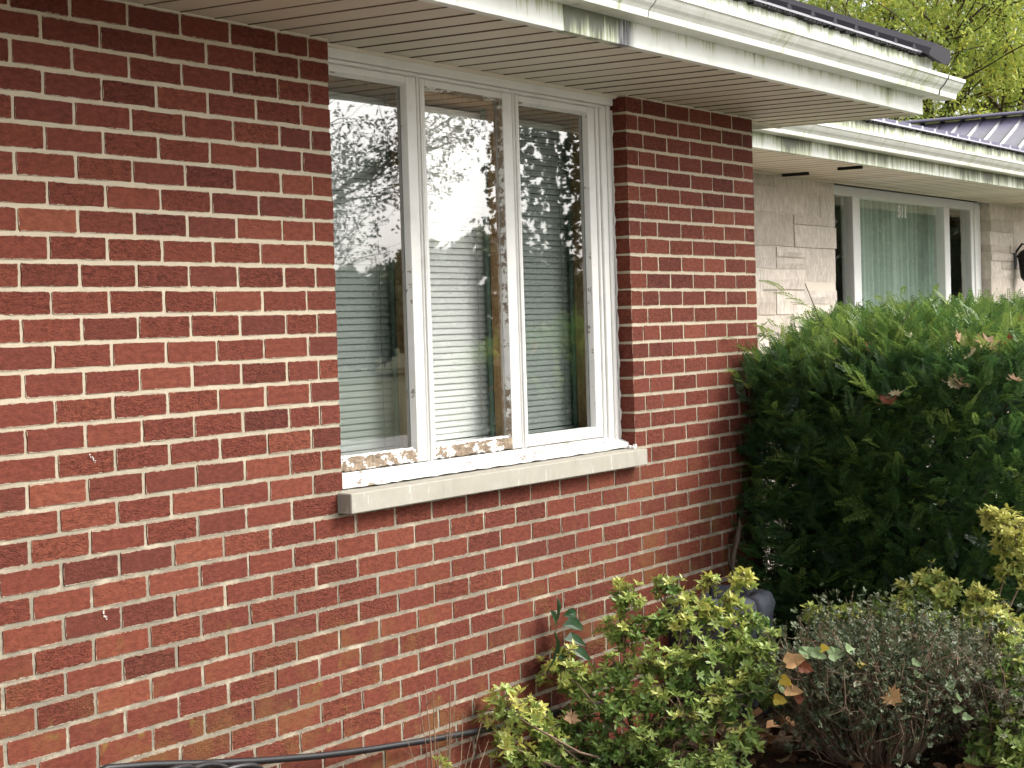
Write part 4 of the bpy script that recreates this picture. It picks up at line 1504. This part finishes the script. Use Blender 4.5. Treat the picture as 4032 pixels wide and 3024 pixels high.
# ------------------------------------------------------------------ brown clipped bush
B4 = np.array([2.72, -1.02, 0.01])
bb = thing('twiggy_bush', 'brown half-bare clipped bush full of fine twigs at lower right', 'bush', tuple(B4))
tw = MB()
its = []
small = [whorl(5, .014, .009, R_) for _ in range(4)]


def bush_top(a, b):
    return .47 - .5 * (a * a + b * b) * 1.0


for i in range(560):
    a, b = rng.uniform(-.42, .42), rng.uniform(-.36, .36)
    if (a / .42) ** 2 + (b / .36) ** 2 > 1:
        continue
    b0 = np.array([a * .35, b * .35, 0])
    top = np.array([a, b, rng.uniform(.28, .50) - .35 * (a * a + b * b)])
    mid = b0 * .4 + top * .6 + rng.normal(0, .035, 3)
    tw.tube([b0, mid, top], [.0042, .0028, .0012], 4, False)
    for j in range(4):
        q = mid + (top - mid) * rng.uniform(-.2, 1)
        e = q + rng.normal(0, .06, 3) + np.array([0, 0, .03])
        tw.tube([q, (q + e) / 2 + rng.normal(0, .012, 3), e], [.0018, .0014, .0008], 3, False)
        for _ in range(5):
            its.append((rng.integers(4), frame_from(rng.normal(0, .6, 3) + np.array([0, 0, .5])) * rng.uniform(.6, 1.2), e + rng.normal(0, .02, 3), min(1, max(0, rng.normal(.38, .22)))))
tw.build('twigs', M['twig'], bb, True)
scatter('foliage', small, its, M['box'], bb)
B5 = np.array([2.98, -1.42, 0.01])
bb2 = thing('twiggy_bush', 'grey-leaved clipped bush with pinkish twigs at the right edge', 'bush', tuple(B5))
tw = MB()
its = []
for i in range(300):
    a, b = rng.uniform(-.34, .34), rng.uniform(-.34, .34)
    if (a / .34) ** 2 + (b / .34) ** 2 > 1:
        continue
    b0 = np.array([a * .35, b * .35, 0])
    top = np.array([a, b, rng.uniform(.26, .42) - .3 * (a * a + b * b)])
    mid = b0 * .4 + top * .6 + rng.normal(0, .03, 3)
    tw.tube([b0, mid, top], [.0042, .0028, .0012], 4, False)
    for j in range(5):
        q = mid + (top - mid) * rng.uniform(0, 1)
        e = q + rng.normal(0, .05, 3) + np.array([0, 0, .03])
        tw.tube([q, e], [.0018, .0008], 3, False)
        for _ in range(3):
            its.append((rng.integers(4), frame_from(rng.normal(0, .6, 3) + np.array([0, 0, .5])) * rng.uniform(.7, 1.25), e + rng.normal(0, .012, 3), min(1, max(0, rng.normal(.75, .22)))))
tw.build('twigs', M['twig'], bb2, True)
scatter('foliage', small, its, M['box'], bb2)

# ------------------------------------------------------------------ ivy and fallen leaves
def put_leaf(name, p, size, mat, label, cat, group, seed, face=None, parent=None):
    r = random.Random(seed)
    mb = maple(size, r, name == 'leaf')
    o_ = mb.build(name, M[mat], parent)
    o_.location = p
    if face is None:
        o_.rotation_euler = (r.uniform(-.5, .5), r.uniform(-.5, .5), r.uniform(0, 6.28))
    else:
        o_.rotation_euler = face
    if label:
        tag(o_, label, cat, group)
    return o_


iv = thing('ivy_vine', 'ivy trailing over the left edge of the brown twiggy bush with green and yellow leaves', 'vine', tuple(plane_pt(1720, 1420, B4)))
io = Vector(iv.location)
IVL = [(1705, 1385, 'leaf_ivy', .055), (1730, 1378, 'leaf_ivy', .05), (1760, 1385, 'leaf_ivy', .06), (1745, 1372, 'leaf_gold', .035), (1795, 1375, 'leaf_ivy', .05), (1675, 1405, 'leaf_peach', .075), (1665, 1432, 'leaf_gold', .045), (1672, 1460, 'leaf_peach', .06),
       (1648, 1475, 'leaf_gold', .045), (1690, 1475, 'leaf_rust', .045), (1655, 1455, 'leaf_ivy', .05), (1820, 1405, 'leaf_gold', .035), (2000, 1450, 'leaf_ivy', .045), (2020, 1470, 'leaf_ivy', .04), (2015, 1495, 'leaf_ivy', .035), (1700, 1408, 'leaf_rust', .05), (1930, 1400, 'leaf_ivy', .04), (1935, 1425, 'leaf_ivy', .04), (2035, 1510, 'leaf_ivy', .035)]
prev = None
stv = MB()
for i, (x, y, mt, s) in enumerate(sorted(IVL)):
    p = Vector(plane_pt(x, y, B4)) - Vector((CAM_F.x, CAM_F.y, 0)) * (.28 if x < 1850 else .3)
    r = random.Random(i)
    put_leaf('leaf', p - io, s, mt, None, None, None, i + 40, (1.0 + r.uniform(-.4, .4), r.uniform(-.5, .5), -1.0 + r.uniform(-.9, .9)), iv)
    if prev is not None:
        stv.tube([prev - io, (prev + p) / 2 - io - Vector((0, 0, .01)), p - io], .0016, 4, False)
    prev = p
stv.build('stem', M['twig'], iv, True)

HL = [(1795, 765, 'leaf_tan', .085), (1840, 690, 'leaf_rust', .08), (1875, 770, 'leaf_rust', .09), (2065, 745, 'leaf_tan', .08), (2115, 760, 'leaf_tan', .11), (2095, 775, 'leaf_pale', .07), (2060, 830, 'leaf_tan', .09), (2045, 835, 'leaf_pale', .07), (2170, 745, 'leaf_rust', .07), (1945, 715, 'leaf_tan', .06),
      (1920, 700, 'leaf_rust', .08), (1960, 740, 'leaf_pale', .06), (1905, 880, 'leaf_rust', .08), (1925, 865, 'leaf_pale', .06), (2185, 830, 'leaf_tan', .08), (2195, 700, 'leaf_tan', .06), (1850, 735, 'leaf_tan', .06)]
ORD = ['leftmost', 'second from the left', 'third from the left', 'fourth from the left', 'fifth from the left', 'sixth from the left', 'seventh from the left', 'eighth from the left', 'ninth from the left']
cnt = {}
for i, (x, y, mt, s) in enumerate(sorted(HL)):
    zt = 1.52 - (y - 690) / 900.0
    p = px(x, y, 1, -1.05 + (2100 - x) / 900.0)
    q = px(x, y, 2, min(1.50, zt))
    # rest where the sight line first meets the outer surface of the bush
    d = (q - CAM_P).normalized()
    hit_ = None
    for t in range(600):
        c_ = CAM_P + d * (6.2 + t * .008)
        rr = hedge_r(np.array(c_))
        if rr < .995 and c_.z < ZTOP + .07 - .23 * rr ** 4:
            hit_ = c_
            break
    if hit_ is None:
        continue
    nmx = {'leaf_tan': 'tan', 'leaf_rust': 'rust-brown', 'leaf_pale': 'pale cream', 'leaf_gold': 'yellow'}[mt]
    cnt[mt] = cnt.get(mt, 0) + 1
    put_leaf('fallen_leaf', hit_ - d * .03 + Vector((0, 0, .015)), s, mt, '%s maple leaf on the yew bush, %s of its colour' % (nmx, ORD[cnt[mt] - 1]), 'leaf', '%s leaves fallen on the yew bush' % nmx, i, (random.uniform(.2, 1.1), random.uniform(-.4, .4), random.uniform(-2.6, .5)))
p = Vector(plane_pt(1870, 1455, B4)) - Vector((CAM_F.x, CAM_F.y, 0)) * .36
put_leaf('fallen_leaf', p, .075, 'leaf_peach', 'orange dry leaf hanging in the brown twiggy bush', 'leaf', None, 77, (.9, .3, -1.9))
p = Vector(plane_pt(1218, 1533, B1)) - Vector((CAM_F.x, CAM_F.y, 0)) * .12
put_leaf('fallen_leaf', p, .06, 'leaf_tan', 'small dry leaf lying in the bush at the brick wall', 'leaf', None, 78, (.7, .3, -1.2))
# leaf litter on the bed
lit_p = []
for _ in range(5):
    v, f = leaf(.06, .035, .25, .02)
    lit_p.append((v, f))
lit = []
for _ in range(1500):
    lit.append((rng.integers(5), frame_from((rng.normal(), rng.normal(), .1)) * rng.uniform(.5, 1.3), np.array([rng.uniform(1.2, 5.5), rng.uniform(-2.0, -.04), .035 + rng.uniform(0, .02)]), rng.random()))
k = N('leaf_litter')
t = k.n('ShaderNodeAttribute', attribute_name='tint').outputs['Fac']
M['litter'] = k.done(k.ramp(t, [(0, (.05, .028, .015)), (.5, (.13, .065, .03)), (.85, (.28, .15, .07)), (1, (.4, .3, .16))]), .85)
o = scatter('leaf_litter', lit_p, lit, M['litter'])
o['kind'] = 'stuff'
tag(o, 'brown dead leaves scattered over the bed under the bushes', 'leaves')

# ------------------------------------------------------------------ small things at the foot of the wall
# cable with its loose coil
cp = [px(1330, 1512, 1, -.06), px(1200, 1540, 1, -.05), px(1060, 1574, 1, -.04), px(930, 1598, 1, -.045), px(800, 1619, 1, -.045), px(690, 1633, 1, -.05), px(570, 1643, 1, -.06), px(450, 1649, 1, -.07), px(330, 1652, 1, -.08), px(230, 1660, 1, -.09), px(170, 1690, 1, -.10)]
cb_ = thing('black_cable', 'thick black cable drooping along the base of the brick wall', 'cable', (0.6, -.05, .3))
pts = []
for a, b in zip(cp[:-1], cp[1:]):
    for t in range(4):
        pts.append(a.lerp(b, t / 4) - Vector((.6, -.05, .3)))
pts.append(cp[-1] - Vector((.6, -.05, .3)))
MB().tube(pts, .0105, 10).build('cable_run', M['black'], cb_, True)
for i, (x, y, rx, ry) in enumerate(((420, 1660, .20, .10), (360, 1662, .16, .085), (490, 1658, .17, .09))):
    c = px(x, y, 1, -.10 - i * .025) - Vector((.6, -.05, .3))
    pts = [(c.x + rx * math.cos(t * PI / 16), c.y + .02 * math.sin(t * PI / 8 + i), c.z - ry + ry * math.sin(t * PI / 16)) for t in range(33)]
    MB().tube(pts, .009, 8).build('cable_loop', M['black'], cb_, True)

# segmented grey plastic ring behind the azalea
rgc = px(1548, 1335, 0, 3.35)
rg = thing('plastic_ring', 'dark grey segmented plastic ring half hidden behind the wall bush', 'planter', (rgc.x, rgc.y, 0.0))
for i in range(10):
    t0, t1 = 2 * PI * i / 10 + .03, 2 * PI * (i + 1) / 10 - .03
    vs = []
    mb = MB()
    seg = 5
    prof = [(-.04, .40), (-.05, .44), (-.036, .475), (0, .487), (.036, .475), (.05, .44), (.04, .40), (.04, .02), (-.04, .02)]
    for s_ in range(seg + 1):
        t = t0 + (t1 - t0) * s_ / seg
        pinch = .93 if s_ in (0, seg) else 1
        for (dr, z_) in prof:
            rad = .185 + dr * pinch
            mb.v.append((rad * 1.05 * math.cos(t), rad * 1.0 * math.sin(t), z_ if pinch == 1 else z_ - .006))
    n_ = len(prof)
    for s_ in range(seg):
        for k_ in range(n_):
            mb.f.append((s_ * n_ + k_, s_ * n_ + (k_ + 1) % n_, (s_ + 1) * n_ + (k_ + 1) % n_, (s_ + 1) * n_ + k_))
    mb.f += [tuple(range(n_)), tuple(seg * n_ + k_ for k_ in range(n_))]
    mb.build('segment', M['grey_pl'], rg, True)

# a bare vine stem at the corner of the wall
bs = thing('climbing_vine', 'bare grey crooked stem climbing the brick corner beside the yew', 'branch', tuple(px(1580, 1240, 1, -.05)))
bo = Vector(bs.location)
ptsb = [px(x, y, 1, yy) - bo for x, y, yy in ((1580, 1300, -.05), (1582, 1240, -.05), (1584, 1200, -.045), (1592, 1165, -.05), (1598, 1135, -.04), (1594, 1110, -.03))]
MB().tube(ptsb, [.013, .012, .011, .013, .010, .006], 7).build('main_stem', M['bark'], bs, True)
MB().tube([ptsb[1], px(1573, 1205, 1, -.06) - bo, px(1576, 1185, 1, -.07) - bo], [.007, .006, .003], 6).build('side_stem', M['bark'], bs, True)

# broad-leaved vine on the wall
vn = thing('wall_vine', 'climbing vine with a few pointed dark green leaves on the brick wall', 'vine', tuple(px(1240, 1400, 1, -.04)))
vo = Vector(vn.location)
mbv = MB()
mbv.tube([px(1235, 1480, 1, -.06) - vo, px(1215, 1420, 1, -.05) - vo, px(1200, 1370, 1, -.04) - vo, px(1208, 1330, 1, -.04) - vo, px(1202, 1285, 1, -.035) - vo], .0018, 5)
mbv.build('stem', M['twig'], vn, True)
for i, (x, y, ang, ln_) in enumerate(((1204, 1290, -1.5, .085), (1188, 1318, -.9, .06), (1216, 1330, .05, .075), (1215, 1352, -.05, .11), (1196, 1362, -1.1, .10), (1218, 1382, -.15, .11), (1205, 1420, -.3, .10), (1222, 1405, -.25, .11), (1200, 1400, -1.9, .07))):
    ln_ *= 1.25
    v, f = leaf(ln_, ln_ * .45, .18, ln_ * .22)
    mb = MB().add([tuple(q) for q in v], [tuple(q) for q in f])
    o = mb.build('leaf', M['vine'], vn)
    o.location = px(x, y, 1, -.055 - .009 * i) - vo
    o.rotation_euler = (PI / 2 - .5 + random.uniform(-.3, .3), -ang, random.uniform(-.5, .1))

# dried white splashes on the bricks
for (x, y, lb, sd) in ((196, 985, 'small dried white splash on a dark brick left of the window', 1), (222, 1322, 'small dried white splash on a brick low in the wall', 2)):
    c = px(x, y, 1, -.0025)
    r = random.Random(sd)
    mb = MB()
    for k_ in range(9):
        t = k_ / 8
        cx, cz, w = .016 * t + r.uniform(-.004, .004), -.018 * t + r.uniform(-.005, .005), r.uniform(.0012, .0036)
        ring = [(cx + w * math.cos(a_ * PI / 4) * r.uniform(.6, 1.1), r.uniform(-.0006, .0002), cz + w * math.sin(a_ * PI / 4) * r.uniform(.6, 1.1)) for a_ in range(8)]
        mb.add(ring + [(cx, -.0022, cz)], [(a_, (a_ + 1) % 8, 8) for a_ in range(8)])
    o = mb.build('white_splash', M['caulk'], None, True, c)
    tag(o, lb, 'stain')

# dry upright stalks in front of the wall
B6 = px(960, 1720, 1, -.22)
dsx = thing('dry_stalks', 'clump of thin dry pale stalks standing before the brick wall', 'plant', tuple(B6))
ds = MB()
for (xt, yt, xb_, w) in ((918, 1480, 935, .0022), (935, 1490, 950, .0018), (973, 1475, 965, .002), (900, 1490, 925, .0014), (1000, 1540, 975, .0016), (1040, 1560, 1005, .0018), (1020, 1590, 1000, .0012), (880, 1600, 925, .0016), (965, 1560, 960, .0014), (985, 1500, 970, .0013), (1055, 1600, 1010, .0014), (945, 1600, 952, .0014)):
    a, b = px(xb_, 1740, 1, -.22) - B6, px(xt, yt, 1, -.20 + random.uniform(-.06, .06)) - B6
    m_ = (a + b) / 2 + Vector((random.uniform(-.012, .012), random.uniform(-.02, .02), 0))
    w *= 1.35
    ds.tube([a, m_, b], [w, w * .8, w * .4], 4, False)
    for _ in range(3):
        t = random.uniform(.3, .9)
        q = a.lerp(b, t)
        ds.tube([q, q + Vector((random.uniform(-.03, .03), random.uniform(-.03, .03), random.uniform(.01, .05)))], [w * .5, w * .25], 3, False)
ds.build('stalk', M['twig'], dsx, True)
its = []
c = px(955, 1645, 1, -.24)
for _ in range(7):
    its.append((rng.integers(8), frame_from(rng.normal(0, .5, 3) + np.array([0, 0, 1])) * .7, np.array(c - B6) + rng.normal(0, .014, 3), .8))
scatter('sprout', WH, its, M['azalea'], dsx)


# ------------------------------------------------------------------ trees
def tree(name, label, base, height, lean, crown, nleaf, lsize, mat, group, seed, bare=.0, zmin=0.0, trunk_r=.2, cat='tree', tb=.5, levels=3, fork=.28):
    r = np.random.default_rng(seed)
    root = thing(name, label, cat, tuple(base), group)
    mb = MB()
    tips = []

    def grow(p, d, ln_, rad, lev):
        n_ = 4
        pts, rs = [p], [rad]
        q = p.copy()
        dd = d.copy()
        for i in range(n_):
            dd = dd + r.normal(0, .12, 3) + np.array([0, 0, .03])
            dd /= np.linalg.norm(dd)
            q = q + dd * ln_ / n_
            pts.append(q.copy())
            rs.append(rad * (1 - .55 * (i + 1) / n_))
            if lev >= 2:
                tips.append((q.copy(), dd.copy(), lev))
        mb.tube(pts, rs, 7 if lev == 0 else (5 if lev < 3 else 3), False)
        if lev < levels:
            nb_ = [6, 5, 5, 4][lev]
            for j in range(nb_):
                t = r.uniform(.35, 1) if lev else r.uniform(fork, 1)
                k_ = min(n_ - 1, int(t * n_))
                p2 = pts[k_] + (pts[k_ + 1] - pts[k_]) * (t * n_ - k_)
                nd = dd + r.normal(0, .75, 3) * np.array([1, 1, .55]) + np.array([0, 0, .1])
                nd /= np.linalg.norm(nd)
                grow(p2, nd, ln_ * r.uniform(.5, .75), rad * r.uniform(.32, .5), lev + 1)
    grow(np.zeros(3), np.array([lean[0], lean[1], 1.0]), height * .55, trunk_r, 0)
    mb.build('trunk', M['bark'], root, True)
    protos_ = [whorl(8, lsize, lsize * tb, R_, True, True) for _ in range(5)]
    for q_ in protos_:
        q_[0][:] += rng.normal(0, lsize * .7, (8, 1, 3)).repeat(4, 1).reshape(-1, 3)
    its = []
    tl = np.array([t[0] for t in tips])
    td = np.array([t[1] for t in tips])
    while len(its) < nleaf:
        i = r.integers(len(tl))
        q = tl[i] + r.normal(0, crown, 3) * np.array([1, 1, .7])
        if q[2] + base[2] < zmin:
            continue
        clump = .5 + .5 * math.sin(q[0] * 2.3 + 1.1 * q[2]) * math.sin(q[1] * 2.1 - .7 * q[2])
        if r.random() > .35 + .65 * clump:
            continue
        its.append((r.integers(5), frame_from(r.normal(0, 1, 3) + np.array([0, 0, -.2])) * r.uniform(.7, 1.3), q, min(1, max(0, r.normal(.45, .22) + .12 * (clump - .5)))))
    scatter('crown', protos_, its, M[mat], root)
    return root


def along(x, y, dist):
    s = 4032 / 2212
    d = (CAM_R * ((x * s - 2016) / 7347.75) - CAM_U * ((y * s - 1512) / 7347.75) + CAM_F)
    d.normalize()
    return CAM_P + d * dist


for i, (x, dist, h, sd, lb) in enumerate(((1790, 27, 9.5, 5, 'yellowing leafy tree behind the near roof, left one above the gutter'), (1985, 30, 10.5, 8, 'yellowing leafy tree with dark limbs rising right of the gutter end'), (2170, 26, 9.5, 12, 'yellowing leafy tree at the top right corner behind the roofs'))):
    p = along(x, 300, dist)
    tree('locust_tree', lb, (p.x, p.y, -.05), h, (random.uniform(-.08, .08), random.uniform(-.08, .08)), .36, 5600, .066, 'locust', 'trees behind the house', sd, zmin=2.2, trunk_r=.17, tb=.5)

# trees, road-side hedge and car across the lawn, seen mirrored in the window
def mirror_at(az, dist, z=-.05):
    a = math.radians(az)
    return (2.0 + dist * math.cos(a), 0.1 + dist * math.sin(a), z)


ct_pos = mirror_at(-29.9, 20)
ct = thing('columnar_tree', 'dense narrow dark tree mirrored in the rightmost pane of the triple window', 'tree', ct_pos)
MB().tube([(0, 0, 0), (.05, .02, 2.0), (-.03, .04, 4.2), (.02, 0, 6.4)], [.11, .08, .05, .015], 7).build('trunk', M['bark'], ct, True)
its = []
pr_ = [whorl(8, .085, .045, R_, True, True) for _ in range(4)]
while len(its) < 2600:
    z = rng.uniform(1.9, 6.6)
    w_ = .95 * (1 - .35 * ((z - 3.6) / 3.0) ** 2)
    a_, r_ = rng.uniform(0, 2 * PI), math.sqrt(rng.random()) * w_
    q = np.array([r_ * math.cos(a_), r_ * math.sin(a_), z])
    cl_ = math.sin(q[0] * 5.3 + q[2] * 3.1) * math.sin(q[1] * 4.7 - q[2] * 2.3)
    if rng.random() > .55 + .45 * cl_:
        continue
    its.append((rng.integers(4), frame_from(rng.normal(0, 1, 3)) * rng.uniform(.7, 1.3), q, rng.random() * .8))
scatter('crown', pr_, its, M['dark_leaf'], ct)
tree('dark_tree', 'open branched tree mirrored in the leftmost pane of the triple window', mirror_at(-45.0, 19), 7.0, (.0, .0), .26, 2600, .07, 'dark_leaf', None, 44, zmin=2.3, trunk_r=.11)
tree('bare_tree', 'nearly bare tree mirrored faintly in the middle pane of the triple window', mirror_at(-38.6, 32), 8.5, (0, 0), .22, 170, .08, 'dark_leaf', None, 52, zmin=2.6, trunk_r=.10, levels=3)
far = []
for i in range(9):
    az = -44 + i * 2.3
    d_ = 66 + 8 * math.sin(i * 2.1)
    hh_ = 4.6 + .8 * math.sin(i * 1.7 + .4)
    pos_ = mirror_at(az, d_)
    root = thing('far_tree', 'bushy tree of the far tree line mirrored low in the triple window', 'tree', pos_, 'far tree line')
    MB().tube([(0, 0, 0), (.1, 0, hh_ * .5)], [.15, .08], 6).build('trunk', M['bark'], root, True)
    its = []
    pr_ = [whorl(7, .28, .17, R_, True, True) for _ in range(3)]
    for _ in range(900):
        v = rng.normal(0, 1, 3)
        v /= np.linalg.norm(v)
        v *= rng.uniform(.55, 1.0) * np.array([2.2, 2.2, hh_ * .5])
        its.append((rng.integers(3), frame_from(rng.normal(0, 1, 3)) * rng.uniform(.8, 1.5), v + np.array([0, 0, hh_ * .52]), rng.random()))
    scatter('crown', pr_, its, M['far_leaf'], root)

for i, (x_, y_, lb) in enumerate(((23.2, -3.6, 'round shrub by the road mirrored in the left of the far picture window'), (26.0, -3.4, 'round shrub by the road mirrored in the middle of the far picture window'), (28.6, -2.6, 'round shrub by the road mirrored in the right of the far picture window'), (25.0, -6.0, 'round shrub by the road farthest from the limestone wall'))):
    root = thing('round_shrub', lb, 'bush', (x_, y_, -.03))
    MB().tube([(0, 0, 0), (.05, 0, 1.6)], [.10, .05], 6).build('trunk', M['bark'], root, True)
    its = []
    pr_ = [whorl(7, .16, .09, R_, True, True) for _ in range(3)]
    for _ in range(1500):
        v = rng.normal(0, 1, 3)
        v /= np.linalg.norm(v)
        v *= rng.uniform(.5, 1.0) * np.array([1.7, 1.7, 2.0])
        its.append((rng.integers(3), frame_from(rng.normal(0, 1, 3)) * rng.uniform(.8, 1.4), v + np.array([0, 0, 2.1]), rng.random()))
    scatter('crown', pr_, its, M['dark_leaf'], root)

# parked white car
car = thing('parked_car', 'white parked car mirrored in the rightmost pane of the triple window', 'car', mirror_at(-24.9, 15.5, 0.028))
car.rotation_euler = (0, 0, math.radians(35))
prof = [(-2.2, .35), (-2.25, .62), (-2.1, .86), (-1.3, .95), (-.75, 1.38), (.55, 1.43), (1.35, 1.02), (2.15, .92), (2.25, .6), (2.2, .35)]
cbm = MB()
for y_, sc_ in ((-.86, .97), (-.78, 1.0), (.78, 1.0), (.86, .97)):
    for (x_, z_) in prof:
        inset = 0.14 if z_ > 1.1 and abs(y_) > .8 else 0
        cbm.v.append((x_ * sc_, y_ * (1 - .16 * max(0, (z_ - .95)) / .45), z_ if abs(y_) < .8 else z_ * .985))
n_ = len(prof)
for s_ in range(3):
    for k_ in range(n_):
        cbm.f.append((s_ * n_ + k_, s_ * n_ + (k_ + 1) % n_, (s_ + 1) * n_ + (k_ + 1) % n_, (s_ + 1) * n_ + k_))
cbm.f += [tuple(range(n_)), tuple(3 * n_ + k_ for k_ in range(n_))]
cbm.build('body', M['carwhite'], car)
for nm, vs in (('windscreen', [(.62, -.62, 1.405), (.62, .62, 1.405), (1.28, .68, 1.07), (1.28, -.68, 1.07)]), ('rear_window', [(-.80, -.6, 1.36), (-.80, .6, 1.36), (-1.22, .66, 1.02), (-1.22, -.66, 1.02)])):
    MB().add([(x_, y_, z_ + .012) for x_, y_, z_ in vs] + [(x_, y_, z_ - .01) for x_, y_, z_ in vs], [(0, 1, 2, 3), (4, 7, 6, 5), (0, 4, 5, 1), (1, 5, 6, 2), (2, 6, 7, 3), (3, 7, 4, 0)]).build(nm, M['carglass'], car)
for s_ in (-1, 1):
    MB().add([(-1.05, s_ * .865, .98), (1.15, s_ * .865, .98), (.5, s_ * .80, 1.36), (-.68, s_ * .80, 1.36)], [(0, 1, 2, 3)]).build('side_window', M['carglass'], car)
    for x_ in (-1.4, 1.4):
        wh = MB().tube([(x_, s_ * .70, .33), (x_, s_ * .89, .33)], .33, 20).build('wheel', M['tyre'], car)
        MB().tube([(x_, s_ * .88, .33), (x_, s_ * .90, .33)], .20, 16).build('rim', M['steel'], wh)
    MB().box(2.16, 2.24, s_ * .62 - .16, s_ * .62 + .16, .66, .8, .02).build('headlight', M['steel'], car)
